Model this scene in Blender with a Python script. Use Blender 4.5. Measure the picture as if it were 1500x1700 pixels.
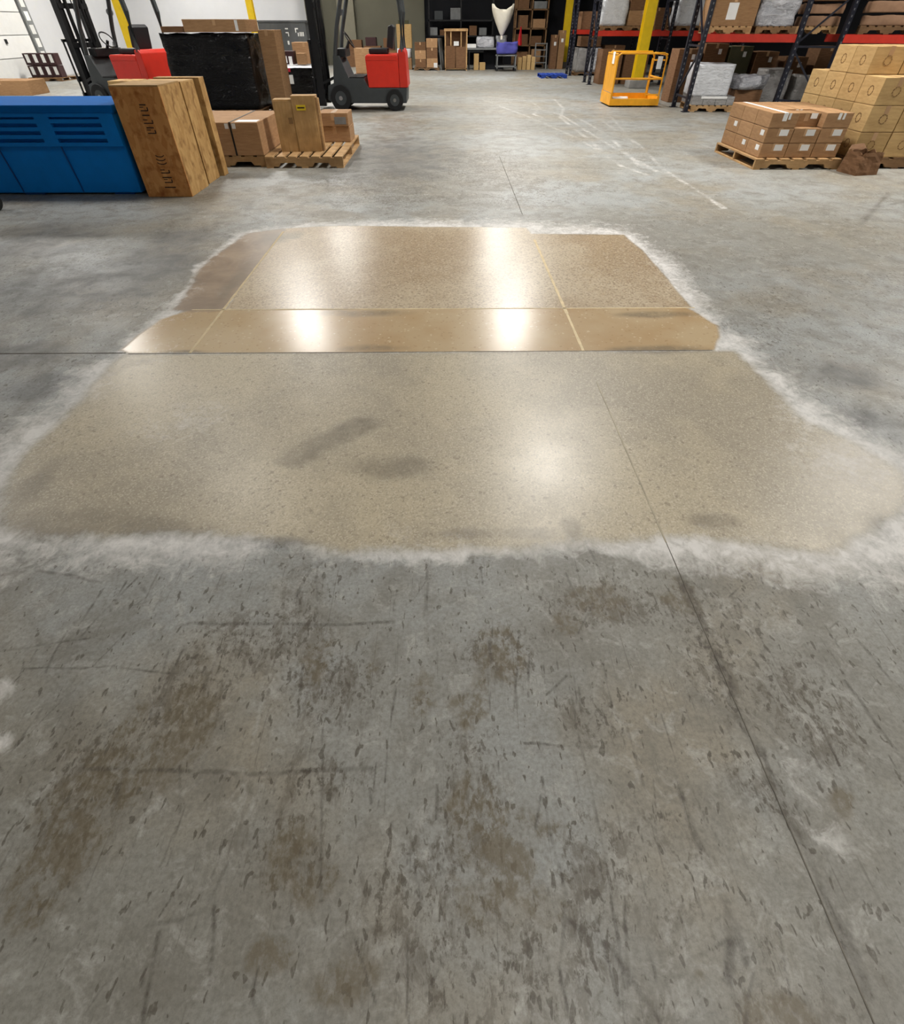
import bpy, bmesh, math, random
import numpy as np
from mathutils import Vector, Matrix, noise as mnoise
R = math.radians
random.seed(7); rng = np.random.default_rng(11)
S = bpy.context.scene
C = S.collection
for o in list(bpy.data.objects): bpy.data.objects.remove(o)

# ------------------------------------------------------------------ camera
cam = bpy.data.cameras.new('camera'); cam.sensor_fit = 'HORIZONTAL'; cam.sensor_width = 36
cam.lens = 820/1500*36; cam.clip_end = 200; cam.clip_start = .02
co = bpy.data.objects.new('camera', cam); C.objects.link(co)
co.location = (0, 0, 1.5); co.rotation_euler = (R(90-44.65), 0, R(-.75)); S.camera = co
# ------------------------------------------------------------------ world, exposure
w = bpy.data.worlds.new('world'); S.world = w; w.use_nodes = True
w.node_tree.nodes['Background'].inputs[0].default_value = (.6, .62, .65, 1)
w.node_tree.nodes['Background'].inputs[1].default_value = .15
S.view_settings.view_transform = 'Standard'; S.view_settings.look = 'None'
S.view_settings.gamma = 1; S.view_settings.use_curve_mapping = False
S.view_settings.exposure = 0.3
S.cycles.max_bounces = 4; S.cycles.diffuse_bounces = 3; S.cycles.glossy_bounces = 2; S.cycles.transmission_bounces = 2
S.cycles.caustics_reflective = False; S.cycles.caustics_refractive = False; S.cycles.use_adaptive_sampling = True; S.cycles.adaptive_threshold = .07; S.cycles.adaptive_min_samples = 12
# ceiling lamps: x, y, power (grid of high-bay fixtures plus two added fill lamps; every diffuser hangs at 6.0 m)
LAMP_Z = 6.0
LAMPS = [(-4.75, 16.8, 330), (2.3, 8.7, 330), (2.3, 16.85, 330), (2.3, 25.3, 380), (9.2, 8.0, 430),
         (-4.75, 25.3, 300), (-11.5, 16.8, 420), (-11.5, 25.3, 450), (-4.75, 31.6, 150), (-11.5, 31.6, 260), (-4.75, 8.6, 90), (2.3, -1.6, 140), (9.2, -1.2, 240), (-11.5, 8.6, 200)]  # lamps at negative y: unseen, added to brighten the foreground floor
LAMP_COL = (1, .972, .925)

# ------------------------------------------------------------------ node helpers
class NT:
    def __init__(s, name):
        s.m = bpy.data.materials.new(name); s.m.use_nodes = True; s.t = s.m.node_tree
        s.b = s.t.nodes['Principled BSDF']
    def n(s, typ, ins=None, **kw):
        x = s.t.nodes.new(typ)
        for k, v in kw.items(): setattr(x, k, v)
        for k, v in (ins or {}).items():
            if isinstance(v, bpy.types.NodeSocket): s.t.links.new(v, x.inputs[k])
            else: x.inputs[k].default_value = v
        return x
    def coord(s, kind='Object', scale=(1, 1, 1), rot=(0, 0, 0)):
        if not hasattr(s, 'tc'): s.tc = s.n('ShaderNodeTexCoord')
        return s.n('ShaderNodeMapping', {'Vector': s.tc.outputs[kind], 'Scale': scale, 'Rotation': rot}).outputs[0]
    def noise(s, vec, scale, detail=4, rough=.55, dist=0):
        return s.n('ShaderNodeTexNoise', {'Vector': vec, 'Scale': scale, 'Detail': detail, 'Roughness': rough, 'Distortion': dist}).outputs[0]
    def step(s, f, a, b, lo=0, hi=1):
        return s.n('ShaderNodeMapRange', {'Value': f, 'From Min': a, 'From Max': b, 'To Min': lo, 'To Max': hi}).outputs[0]
    def math(s, op, a, b=0.0, clamp=False):
        x = s.n('ShaderNodeMath', {0: a, 1: b}, operation=op); x.use_clamp = clamp; return x.outputs[0]
    def mix(s, f, a, b, mode='MIX'):
        x = s.n('ShaderNodeMix', data_type='RGBA', blend_type=mode)
        for i, v in ((0, f), (6, a), (7, b)):
            if isinstance(v, bpy.types.NodeSocket): s.t.links.new(v, x.inputs[i])
            else: x.inputs[i].default_value = (*v, 1) if isinstance(v, tuple) and len(v) == 3 else v
        return x.outputs[2]
    def fmix(s, f, a, b):
        x = s.n('ShaderNodeMix', data_type='FLOAT')
        for i, v in ((0, f), (2, a), (3, b)):
            if isinstance(v, bpy.types.NodeSocket): s.t.links.new(v, x.inputs[i])
            else: x.inputs[i].default_value = v
        return x.outputs[0]
    def set(s, **kw):
        for k, v in kw.items():
            k = {'color': 'Base Color', 'rough': 'Roughness', 'metal': 'Metallic', 'spec': 'Specular IOR Level', 'normal': 'Normal', 'coat': 'Coat Weight',
                 'trans': 'Transmission Weight', 'alpha': 'Alpha'}[k]
            if isinstance(v, bpy.types.NodeSocket): s.t.links.new(v, s.b.inputs[k])
            else: s.b.inputs[k].default_value = (*v, 1) if isinstance(v, tuple) and len(v) == 3 else v
        return s.m
    def bump(s, h, strength=.3, dist=.01):
        return s.n('ShaderNodeBump', {'Height': h, 'Strength': strength, 'Distance': dist}).outputs[0]

def srgb(r, g, b):
    f = lambda c: (c/255)/12.92 if c/255 <= .04045 else ((c/255+.055)/1.055)**2.4
    return (f(r), f(g), f(b))

def plain(name, col, rough=.5, metal=0, var=.18, scale=6, spec=.4, bump=0, bscale=60):
    t = NT(name); v = t.coord()
    n = t.noise(v, scale, 5, .6)
    c = t.mix(t.step(n, .3, .7), tuple(x*(1-var) for x in col), tuple(min(1, x*(1+var)) for x in col))
    info = t.n('ShaderNodeObjectInfo').outputs['Random']
    c = t.mix(1, c, t.mix(info, (.86, .86, .86), (1.1, 1.1, 1.1)), 'MULTIPLY')
    kw = dict(color=c, rough=rough, metal=metal, spec=spec)
    if bump: kw['normal'] = t.bump(t.noise(v, bscale, 4), bump, .004)
    return t.set(**kw)

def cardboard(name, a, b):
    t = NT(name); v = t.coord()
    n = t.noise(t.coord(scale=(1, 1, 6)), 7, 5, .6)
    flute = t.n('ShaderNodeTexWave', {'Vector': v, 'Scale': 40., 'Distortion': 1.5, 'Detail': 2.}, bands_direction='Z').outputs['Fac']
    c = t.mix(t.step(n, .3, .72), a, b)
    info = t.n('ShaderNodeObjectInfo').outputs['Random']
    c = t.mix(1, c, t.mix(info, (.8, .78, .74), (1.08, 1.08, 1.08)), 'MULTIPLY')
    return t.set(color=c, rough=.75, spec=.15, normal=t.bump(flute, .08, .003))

def wood(name, a, b, scale=(2, 14, 14)):
    t = NT(name); n = t.noise(t.coord(scale=scale), 3, 6, .65, .6)
    k = t.noise(t.coord(), 5, 3)
    c = t.mix(t.step(n, .3, .7), a, b)
    c = t.mix(t.step(k, .35, .7), c, tuple(x*.75 for x in a))
    info = t.n('ShaderNodeObjectInfo').outputs['Random']
    c = t.mix(1, c, t.mix(info, (.78, .76, .74), (1.12, 1.1, 1.06)), 'MULTIPLY')
    return t.set(color=c, rough=.7, spec=.2, normal=t.bump(n, .25, .004))

def osb(name, a, b, c_):
    t = NT(name); v = t.coord()
    vo = t.n('ShaderNodeTexVoronoi', {'Vector': t.coord(scale=(22, 22, 9), rot=(.2, .3, .5)), 'Scale': 1.}).outputs['Color']
    bw = t.n('ShaderNodeRGBToBW', {0: vo}).outputs[0]
    c = t.mix(bw, a, b); c = t.mix(t.step(t.noise(v, 9, 5), .5, .7), c, c_)
    return t.set(color=c, rough=.65, spec=.25, normal=t.bump(bw, .25, .004))

def wrap(name, col, rough=.18, spec=.6, strength=.9, sc=5, col2=None):
    t = NT(name); n = t.noise(t.coord(scale=(1, 1, 2.6), rot=(.3, .2, 0)), sc, 5, .6, 1.2)
    n2 = t.noise(t.coord(scale=(1.6, 1, 1), rot=(0, .5, 0)), sc*3.2, 3, .5, .8)
    c = t.mix(t.step(n, .35, .7), col, col2 or tuple(x*1.25 for x in col))
    return t.set(color=c, rough=rough, spec=spec, normal=t.bump(t.math('ADD', n, t.math('MULTIPLY', n2, .35)), strength, .07))

M = {}
M['carton'] = cardboard('cardboard_brown', srgb(150, 116, 84), srgb(172, 136, 100))
M['carton_tan'] = cardboard('cardboard_tan', srgb(176, 145, 98), srgb(200, 168, 118))
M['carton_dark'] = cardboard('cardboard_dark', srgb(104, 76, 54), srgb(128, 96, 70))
M['carton_wine'] = plain('dark_wine_card', srgb(52, 24, 26), .5)
M['wood'] = wood('pallet_wood', srgb(176, 140, 98), srgb(206, 172, 126))
M['wood_dark'] = wood('weathered_wood', srgb(112, 86, 60), srgb(146, 114, 82))
M['ply'] = wood('plywood', srgb(186, 150, 100), srgb(212, 178, 128), (10, 10, 1.6))
M['osb'] = osb('strand_board_front', srgb(176, 116, 62), srgb(206, 152, 92), srgb(150, 92, 46))
M['osb_edge'] = osb('strand_board_pale', srgb(168, 128, 76), srgb(200, 162, 106), srgb(140, 102, 58))
M['ink'] = plain('stencil_ink', srgb(58, 36, 22), .7)
M['blue'] = plain('blue_plastic', srgb(0, 122, 210), .6, var=.07, spec=.2, bump=.05)
M['blue_d'] = plain('blue_plastic_seam', srgb(0, 72, 140), .5, var=.05)
M['blue_p'] = plain('blue_pallet_plastic', srgb(28, 62, 150), .5)
M['blackwrap'] = wrap('black_stretch_film', (.003, .003, .0035), .12, .22, .8, 2.2)
M['whitewrap'] = wrap('clear_stretch_film', srgb(196, 198, 202), .25, .6, .5, 5)
M['silver'] = wrap('silver_film', srgb(158, 160, 166), .18, .8, .9, 4, srgb(205, 205, 210))
M['greywrap'] = wrap('grey_film', srgb(140, 138, 136), .3, .5, .6, 5)
M['red'] = plain('red_paint', srgb(206, 44, 28), .35, var=.06, spec=.5)
M['charcoal'] = plain('charcoal_paint', srgb(56, 60, 62), .5, var=.12)
M['black'] = plain('black_steel', srgb(17, 17, 19), .45, var=.2)
M['rubber'] = plain('tyre_rubber', srgb(24, 24, 25), .8, var=.2)
M['steel'] = plain('bare_steel', srgb(150, 150, 150), .3, .9)
M['vinyl'] = plain('seat_vinyl', srgb(22, 22, 26), .5)
M['yellow'] = plain('yellow_paint', srgb(226, 190, 20), .45, var=.08)
M['yellow_c'] = plain('cage_yellow', srgb(228, 160, 28), .45, var=.1)
M['rackblue'] = plain('rack_dark_blue', srgb(17, 20, 34), .45, var=.12)
M['rackred'] = plain('rack_red_beam', srgb(186, 44, 26), .45, var=.12)
M['white'] = plain('white_paper', srgb(228, 228, 226), .6, var=.03)
M['tape'] = plain('packing_tape', srgb(186, 150, 112), .25, var=.05, spec=.5)
M['strap'] = plain('black_strap', srgb(20, 20, 20), .5)
M['label_y'] = plain('yellow_sticker', srgb(226, 200, 40), .5, var=.05)
M['grey'] = plain('grey_paint', srgb(120, 122, 122), .5)
M['foot'] = plain('concrete_plinth', srgb(128, 126, 122), .8)
M['bag'] = plain('off_white_cloth', srgb(222, 216, 200), .7, var=.06, bump=.3, bscale=12)
M['cloth_blue'] = plain('blue_cloth', srgb(72, 72, 150), .8)
M['cloth_red'] = plain('red_cloth', srgb(190, 30, 36), .7)
M['bagbrown'] = plain('paper_sack', srgb(152, 118, 92), .75, bump=.5, bscale=10)
M['olive'] = plain('olive_board', srgb(66, 66, 44), .7)
M['redtag'] = plain('red_tag', srgb(190, 40, 60), .5)

# ------------------------------------------------------------------ mesh helpers
class B:
    def __init__(s): s.v = []; s.f = []
    def add(s, vs, fs):
        k = len(s.v); s.v += [tuple(p) for p in vs]; s.f += [tuple(i+k for i in f) for f in fs]; return s
    def box(s, x0, x1, y0, y1, z0, z1):
        return s.add([(x, y, z) for z in (z0, z1) for y in (y0, y1) for x in (x0, x1)],
                     [(0, 2, 3, 1), (4, 5, 7, 6), (0, 1, 5, 4), (2, 6, 7, 3), (0, 4, 6, 2), (1, 3, 7, 5)])
    def bar(s, p, q, wd, h=None):
        h = h or wd; p = Vector(p); q = Vector(q); d = (q-p).normalized()
        a = d.cross(Vector((0, 0, 1)))
        if a.length < 1e-4: a = Vector((1, 0, 0))
        a.normalize(); b = a.cross(d)
        vs = [c + a*i*wd/2 + b*j*h/2 for c in (p, q) for j in (-1, 1) for i in (-1, 1)]
        return s.add(vs, [(0, 2, 3, 1), (4, 5, 7, 6), (0, 1, 5, 4), (2, 6, 7, 3), (0, 4, 6, 2), (1, 3, 7, 5)])
    def prism(s, poly, y0, y1):            # poly in local x,z extruded along y
        n = len(poly)
        return s.add([(x, y0, z) for x, z in poly]+[(x, y1, z) for x, z in poly],
                     [tuple(range(n)), tuple(range(2*n-1, n-1, -1))]+[(i, i+n, (i+1) % n+n, (i+1) % n) for i in range(n)])
    def tube(s, pts, r, n=8):
        pts = [Vector(p) for p in pts]; rings = []
        for i, p in enumerate(pts):
            d = (pts[min(i+1, len(pts)-1)]-pts[max(i-1, 0)]).normalized()
            a = d.cross(Vector((0, 0, 1)))
            if a.length < 1e-3: a = d.cross(Vector((0, 1, 0)))
            a.normalize(); b = a.cross(d)
            rings.append([p + a*math.cos(2*math.pi*k/n)*r + b*math.sin(2*math.pi*k/n)*r for k in range(n)])
        vs = [v for g in rings for v in g]; fs = []
        for i in range(len(pts)-1):
            for k in range(n): fs.append((i*n+k, i*n+(k+1) % n, (i+1)*n+(k+1) % n, (i+1)*n+k))
        fs += [tuple(range(n-1, -1, -1)), tuple(range((len(pts)-1)*n, len(pts)*n))]
        return s.add(vs, fs)
    def disc(s, c, r, y0, y1, n=24, ri=0):   # wheel-like cylinder with its axis along y
        k = [(c[0]+r*math.cos(2*math.pi*i/n), c[1]+r*math.sin(2*math.pi*i/n)) for i in range(n)]
        return s.prism(k, y0, y1)
    def build(s, name, mat, parent=None, bevel=0, smooth=False, label=None):
        me = bpy.data.meshes.new(name); me.from_pydata(s.v, [], s.f); me.update()
        bm = bmesh.new(); bm.from_mesh(me)
        bmesh.ops.recalc_face_normals(bm, faces=bm.faces)
        if bevel: bmesh.ops.bevel(bm, geom=list(bm.edges), offset=bevel, segments=2, affect='EDGES', profile=.6)
        bm.to_mesh(me); bm.free()
        if smooth: me.shade_smooth()
        me.materials.append(M[mat] if isinstance(mat, str) else mat)
        o = bpy.data.objects.new(name, me); C.objects.link(o); o.parent = parent
        if label: o['label'] = label
        return o

def bx(name, mat, parent, x0, x1, y0, y1, z0, z1, bevel=0, label=None):
    return B().box(x0, x1, y0, y1, z0, z1).build(name, mat, parent, bevel, label=label)
def tag(o, label=None, cat=None, group=None, kind=None):
    for k, v in (('label', label), ('category', cat), ('group', group), ('kind', kind)):
        if v: o[k] = v
    return o
def thing(name, label, cat, loc=(0, 0, 0), rz=0, group=None):
    o = bpy.data.objects.new(name, None); C.objects.link(o); o.empty_display_size = .1
    o.location = loc; o.rotation_euler = (0, 0, R(rz)); return tag(o, label, cat, group)

# ------------------------------------------------------------------ floor
def vnoise(x, y, sc, seed):
    g = np.random.default_rng(seed).random((64, 64))
    def one(u, v):
        i = np.floor(u).astype(int); j = np.floor(v).astype(int); a = u-i; b = v-j
        a = a*a*(3-2*a); b = b*b*(3-2*b)
        q = lambda p, r: g[p % 64, r % 64]
        return (q(i, j)*(1-a)+q(i+1, j)*a)*(1-b)+(q(i, j+1)*(1-a)+q(i+1, j+1)*a)*b
    return (one(x*sc, y*sc)+.5*one(x*sc*2.03+7, y*sc*2.03+3)+.25*one(x*sc*4.1+1, y*sc*4.1+9))/1.75-.5
def sdf(px, py, poly):
    d = np.full(px.shape, 1e9); ins = np.zeros(px.shape, bool); n = len(poly)
    for i in range(n):
        x0, y0 = poly[i]; x1, y1 = poly[(i+1) % n]
        ex, ey = x1-x0, y1-y0; t = np.clip(((px-x0)*ex+(py-y0)*ey)/(ex*ex+ey*ey+1e-12), 0, 1)
        d = np.minimum(d, np.hypot(px-x0-t*ex, py-y0-t*ey))
        c = ((y0 > py) != (y1 > py)) & (px < ex*(py-y0)/(ey if abs(ey) > 1e-9 else 1e-9)+x0)
        ins ^= c
    return np.where(ins, -d, d)
def fbm(x, y, sc, seed):
    a = vnoise(x, y, sc*.7, seed+200)*.5
    return vnoise(x+a/sc*1.2, y-a/sc*1.2, sc, seed)+.25*vnoise(x, y, sc*7.3, seed+300)
def seg(px, py, a, b):
    ex, ey = b[0]-a[0], b[1]-a[1]; t = np.clip(((px-a[0])*ex+(py-a[1])*ey)/(ex*ex+ey*ey+1e-12), 0, 1)
    return np.hypot(px-a[0]-t*ex, py-a[1]-t*ey)
def ss(e0, e1, x):
    t = np.clip((x-e0)/(e1-e0), 0, 1); return t*t*(3-2*t)
LOWER = [(-2.06, 2.99), (-2.07, 2.6), (-2.06, 2.23), (-2.1, 1.94), (-2.04, 1.74), (-1.93, 1.54), (-1.81, 1.41), (-1.62, 1.37), (-1.33, 1.37), (-1.0, 1.38), (-0.67, 1.36), (-0.44, 1.3), (-0.1, 1.3), (0.21, 1.3), (0.5, 1.31), (0.73, 1.33), (0.9, 1.36), (1.24, 1.31), (1.51, 1.27), (1.75, 1.39), (2.01, 1.55), (2.15, 1.75), (2.06, 1.99), (1.93, 2.2), (1.9, 2.54), (1.83, 2.98)]
STRIP = [(-1.87, 3.67), (-2.04, 3.5), (-2.09, 3.26), (-2.1, 3.04), (-2.03, 2.99), (-0.15, 2.98), (1.72, 2.98), (1.85, 3.17), (1.9, 3.35), (1.82, 3.6), (1.78, 3.67)]
UPPER = [(-1.65, 5.7), (-1.12, 5.79), (0.85, 5.7), (0.87, 5.49), (1.79, 5.44), (1.84, 4.92), (1.84, 4.2), (1.83, 3.66), (-1.63, 3.66)]
UPLEFT = [(-2.01, 5.57), (-1.64, 5.71), (-1.63, 3.66), (-1.98, 3.66), (-2.05, 4.13), (-2.1, 4.7)]
DUST = [(-2.11, 2.96), (-2.32, 2.8), (-2.39, 2.42), (-2.45, 2.07), (-2.5, 1.75), (-2.14, 1.28), (-1.8, 1.18), (-1.66, 1.11), (-1.5, 1.14), (-1.21, 1.11), (-1.0, 1.13), (-0.75, 1.2), (-0.48, 1.22), (-0.22, 1.19), (0.04, 1.22), (0.32, 1.22), (0.6, 1.21), (0.87, 1.16), (1.05, 1.15), (1.22, 1.07), (1.43, 1.0), (1.6, 0.94), (1.85, 0.88), (2.41, 1.45), (2.4, 1.79), (2.23, 2.17), (2.21, 2.54), (2.11, 2.91), (2.09, 3.35), (2.07, 3.77), (2.12, 4.57), (2.12, 5.34), (2.04, 5.81), (1.45, 6.05), (-0.25, 6.12), (-1.43, 6.08), (-1.84, 5.91), (-2.2, 5.74), (-2.18, 4.94), (-2.15, 4.33), (-2.13, 3.89), (-2.19, 3.61), (-2.17, 3.22)]
SCR = [[(0.89, 1.15), (0.89, 0.96), (0.89, 0.7)], [(0.88, 0.72), (0.89, 0.58), (0.9, 0.51)], [(0.9, 0.51), (0.91, 0.31)], [(0.88, 0.44), (0.9, 0.3)], [(0.91, 0.31), (0.9, 0.11)], [(0.91, 0.13), (0.9, 0.03)], [(0.63, 0.42), (0.64, 0.29)], [(0.66, 0.21), (0.66, 0.07)], [(0.65, 0.11), (0.61, 0.04)], [(0.27, 0.15), (0.36, 0.1), (0.44, -0.02)], [(0.34, 0.15), (0.36, 0.01), (0.37, -0.02)], [(0.38, 0.72), (0.39, 0.3), (0.38, 0.03)], [(0.26, 0.46), (0.26, 0.33), (0.28, 0.18)], [(0.14, 0.9), (0.14, 0.81)], [(0.86, 0.89), (0.9, 0.78)], [(1.16, 1.14), (1.03, 1.06)], [(1.27, 0.73), (1.3, 0.49)], [(-0.94, 0.97), (-0.73, 0.97), (-0.44, 0.96), (-0.19, 0.97)], [(-1.39, 0.81), (-1.12, 0.81), (-0.87, 0.78)], [(-1.07, 0.5), (-0.76, 0.49), (-0.54, 0.48), (-0.22, 0.49)], [(-0.51, 1.23), (-0.48, 1.06)], [(-0.38, 0.6), (-0.35, 0.45), (-0.31, 0.19)], [(-0.56, 1.08), (-0.53, 1.21)], [(-0.17, 0.73), (-0.18, 0.58), (-0.18, 0.45)], [(-0.71, 0.15), (-0.64, 0.16), (-0.57, 0.18)], [(-0.68, 0.14), (-0.66, 0.05), (-0.65, -0.01)], [(-0.43, 0.08), (-0.43, 0.03), (-0.4, -0.01)], [(-0.39, 0.21), (-0.37, 0.15)], [(-0.77, 0.5), (-0.72, 0.38)], [(-0.7, 0.6), (-0.72, 0.7)], [(-1.27, 0.92), (-1.18, 1.18)], [(-1.59, 1.22), (-1.31, 1.16)], [(-1.15, 1.13), (-1.1, 1.09)], [(-0.94, 0.87), (-0.91, 0.64)], [(-1.23, 0.92), (-1.51, 0.87)], [(0.22, 0.55), (0.43, 0.54)], [(0.41, 0.72), (0.4, 0.59)], [(0.31, 0.7), (0.38, 0.76)], [(0.56, 1.34), (0.59, 1.15)], [(0.47, 1.08), (0.53, 1.04), (0.45, 0.92)], [(0.13, 1.23), (0.13, 1.13)], [(-0.08, 1.25), (-0.08, 1.16)], [(-0.08, 1.08), (-0.08, 1.01)], [(0.06, 1.2), (0.08, 1.08)], [(0.51, 0.8), (0.5, 0.66)], [(0.53, 0.59), (0.54, 0.44)], [(1.11, 0.58), (1.1, 0.39)], [(0.62, -0.03), (0.67, 0.05)], [(0.2, 0.65), (0.24, 0.9)], [(-0.1, 0.12), (-0.09, -0.02)], [(0.27, 0.17), (0.24, 0.07), (0.25, -0.02)], [(1.04, 0.82), (1.09, 0.86)], [(1.4, 0.88), (1.42, 0.73)], [(-0.56, 0.27), (-0.58, 0.19)], [(-0.06, 0.02), (-0.01, 0.09)], [(-0.09, 0.26), (-0.07, 0.18)]]
WIDE = {21: .003, 25: .005, 49: .002, 26: .003, 27: .004, 28: .003, 23: .0025, 0: .022, 1: .016, 2: .007, 3: .012, 4: .008, 5: .02, 6: .009, 7: .01, 8: .01, 9: .006, 10: .003, 11: .003}
BRN = [(-0.43, 0.84, 0.04, 0.1), (-0.25, 0.81, 0.03, 0.09), (-0.93, 0.46, 0.09, 0.08), (-0.96, 0.63, 0.04, 0.08), (-0.82, 0.66, 0.07, 0.15), (-0.42, 0.1, 0.07, 0.04), (-0.41, 0.28, 0.08, 0.07), (-0.36, 0.21, 0.06, 0.07), (0.07, 0.4, 0.05, 0.08), (0.56, 1.07, 0.08, 0.07), (0.42, 0.94, 0.06, 0.04), (0.86, 1.07, 0.06, 0.06), (-1.0, 0.32, 0.09, 0.12), (-0.25, 0.03, 0.08, 0.06), (0.1, 0.67, 0.06, 0.06), (0.21, 0.85, 0.06, 0.09), (-0.95, 12.82, 0.5, 1.54), (0.14, 0.26, 0.09, 0.1), (-0.1, 0.71, 0.05, 0.08), (0.07, 0.18, 0.06, 0.07), (0.69, -0.02, 0.08, 0.03), (0.55, 0.05, 0.02, 0.02), (1.07, 0.39, 0.04, 0.04)]
DRK = [(-2.39, 2.6, 0.21, 0.2), (-2.72, 2.97, 0.31, 0.2), (-2.97, 4.08, 0.77, 0.64), (-2.57, 4.63, 0.47, 0.62), (-3.97, 5.32, 0.58, 0.77), (-2.57, 5.3, 0.36, 0.47), (-0.83, 9.57, 1.15, 2.08), (-1.72, 4.19, 0.09, 0.5), (-1.68, 5.39, 0.18, 0.23), (-1.61, 1.47, 0.31, 0.09), (-1.21, 1.43, 0.3, 0.08), (-1.89, 1.74, 0.08, 0.21), (-0.76, 1.88, 0.1, 0.06), (-0.7, 1.94, 0.12, 0.08), (-0.64, 2.0, 0.14, 0.09), (-0.57, 2.06, 0.13, 0.09), (-0.5, 2.13, 0.13, 0.09), (-0.43, 2.18, 0.11, 0.07), (-0.26, 1.83, 0.23, 0.1), (-0.79, 1.35, 0.29, 0.04), (0.09, 1.39, 0.23, 0.05), (0.32, 1.39, 0.15, 0.04), (1.14, 1.45, 0.13, 0.05), (0.52, 1.42, 0.05, 0.07), (2.26, 2.17, 0.2, 0.17), (2.4, 2.68, 0.22, 0.18), (-1.7, 3.0, 0.23, 0.04), (-0.61, 3.59, 0.44, 0.07), (-0.47, 3.04, 0.24, 0.06), (1.33, 3.0, 0.39, 0.06), (1.53, 3.54, 0.35, 0.06), (-1.49, 5.48, 0.09, 0.15), (1.35, 5.52, 0.37, 0.08), (1.82, 1.42, 0.08, 0.1)]
TRK = [[(0.6, 18.76), (1.08, 17.94), (1.95, 14.17), (2.48, 11.27), (2.63, 8.82), (2.94, 7.83)], [(1.12, 18.75), (2.37, 17.47), (2.43, 16.09), (2.09, 14.69), (2.23, 14.17)], [(2.32, 15.84), (2.72, 14.68), (2.88, 10.63), (3.04, 8.4)], [(3.1, 17.92), (2.99, 15.83), (2.63, 14.16), (2.64, 10.06)], [(3.0, 14.68), (3.11, 11.61), (2.9, 8.82)], [(3.45, 14.15), (3.41, 10.62), (3.19, 8.6), (3.2, 6.44)], [(3.85, 14.67), (3.39, 10.94)]]
SCR += [[(4.42, 5.82), (5.55, 7.12)], [(5.18, 6.55), (5.45, 6.68)]]

X0, X1, Y0, Y1 = -15.6, 15.0, -5.0, 34.5
blocks = [(-2.0, 2.0, -.2, 1.36, .0042, .0042), (-3.6, 3.6, 1.36, 6.6, .011, .012), (-8, 9, 6.6, 20, .045, .045),
          (X0, -2.0, -.2, 1.36, .05, .05), (2.0, X1, -.2, 1.36, .05, .05), (X0, X1, Y0, -.2, .5, .5),
          (X0, -3.6, 1.36, 6.6, .06, .06), (3.6, X1, 1.36, 6.6, .05, .05), (X0, -8, 6.6, 20, .3, .3), (9, X1, 6.6, 20, .3, .3), (X0, X1, 20, Y1, .25, .25)]
VV = []; FF = []; base = 0
for (a, b, c, d, dx, dy) in blocks:
    nx = int(round((b-a)/dx))+1; ny = int(round((d-c)/dy))+1
    gx, gy = np.meshgrid(np.linspace(a, b, nx), np.linspace(c, d, ny))
    VV.append(np.stack([gx.ravel(), gy.ravel(), np.zeros(nx*ny)], 1))
    i = np.arange((ny-1)*nx).reshape(ny-1, nx)[:, :-1].ravel()+base
    FF.append(np.stack([i, i+1, i+1+nx, i+nx], 1)); base += nx*ny
VV = np.concatenate(VV).astype(np.float32); FF = np.concatenate(FF).astype(np.int32)
fm = bpy.data.meshes.new('floor'); fm.vertices.add(len(VV)); fm.vertices.foreach_set('co', VV.ravel())
fm.loops.add(FF.size); fm.loops.foreach_set('vertex_index', FF.ravel())
fm.polygons.add(len(FF)); fm.polygons.foreach_set('loop_start', np.arange(0, FF.size, 4, dtype=np.int32))
fm.polygons.foreach_set('loop_total', np.full(len(FF), 4, dtype=np.int32)); fm.update()
fx, fy = VV[:, 0].astype(float), VV[:, 1].astype(float)
MA = np.zeros((len(VV), 4), np.float32); MB = np.zeros((len(VV), 4), np.float32)
zone = (np.abs(fx) < 3.7) & (fy > .5) & (fy < 6.7)
zx, zy = fx[zone], fy[zone]
wx = zx+.10*vnoise(zx, zy, 2.2, 1)+.03*vnoise(zx, zy, 12, 2); wy = zy+.10*vnoise(zx, zy, 2.2, 3)+.03*vnoise(zx, zy, 12, 4)
sx_ = zx+.05*vnoise(zx, zy, 3, 5); sy_ = zy
low = 1-ss(-.05, .05, sdf(wx, np.where(zy > 2.6, zy, wy), LOWER))
low *= 1-ss(2.975, 2.985, zy)
st = 1-ss(-.02, .02, sdf(sx_, sy_, STRIP))
up = 1-ss(-.015, .015, sdf(zx+.02*vnoise(zx, zy, 4, 6), zy+.02*vnoise(zx, zy, 4, 61), UPPER)); upl = 1-ss(-.03, .05, sdf(np.where(zx < -1.75, wx, zx), wy, UPLEFT))
upl *= 1-ss(-1.645, -1.635, zx)
up *= ss(-1.645, -1.635, zx)*ss(3.655, 3.665, zy); st *= (1-ss(3.655, 3.665, zy))*ss(2.975, 2.985, zy)
MA[zone] = np.stack([low, st, up, upl], 1)
dn = vnoise(zx, zy, 3, 8)
dd = sdf(wx+.14*vnoise(zx, zy, 5, 9)+.05*vnoise(zx, zy, 20, 19), wy+.14*vnoise(zx, zy, 5, 10)+.05*vnoise(zx, zy, 20, 20), DUST)
core = np.minimum.reduce([sdf(wx, wy, LOWER), sdf(sx_, sy_, STRIP), sdf(zx, zy, UPPER), sdf(wx, wy, UPLEFT)])
outw = np.clip(-dd, 0, 1); tot = np.clip(core, .0, 1)+outw+1e-3
edge = np.clip(1.15-1.25*np.clip(core, 0, 1)/tot, 0, 1)              # 1 beside the patch, 0 at the outer rim
dust = (1-ss(-.06, .03, dd))*(1-np.clip(low+st+up+upl, 0, 1))*(.25+.75*edge)*np.clip(1.0+1.6*dn, .25, 1)
dust += .30*(1-ss(0, .22, np.abs(core+.05)))*(.6+dn)*((zy < 2.8) | (zy > 5.45) | (np.abs(zx) > 1.75))
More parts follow.
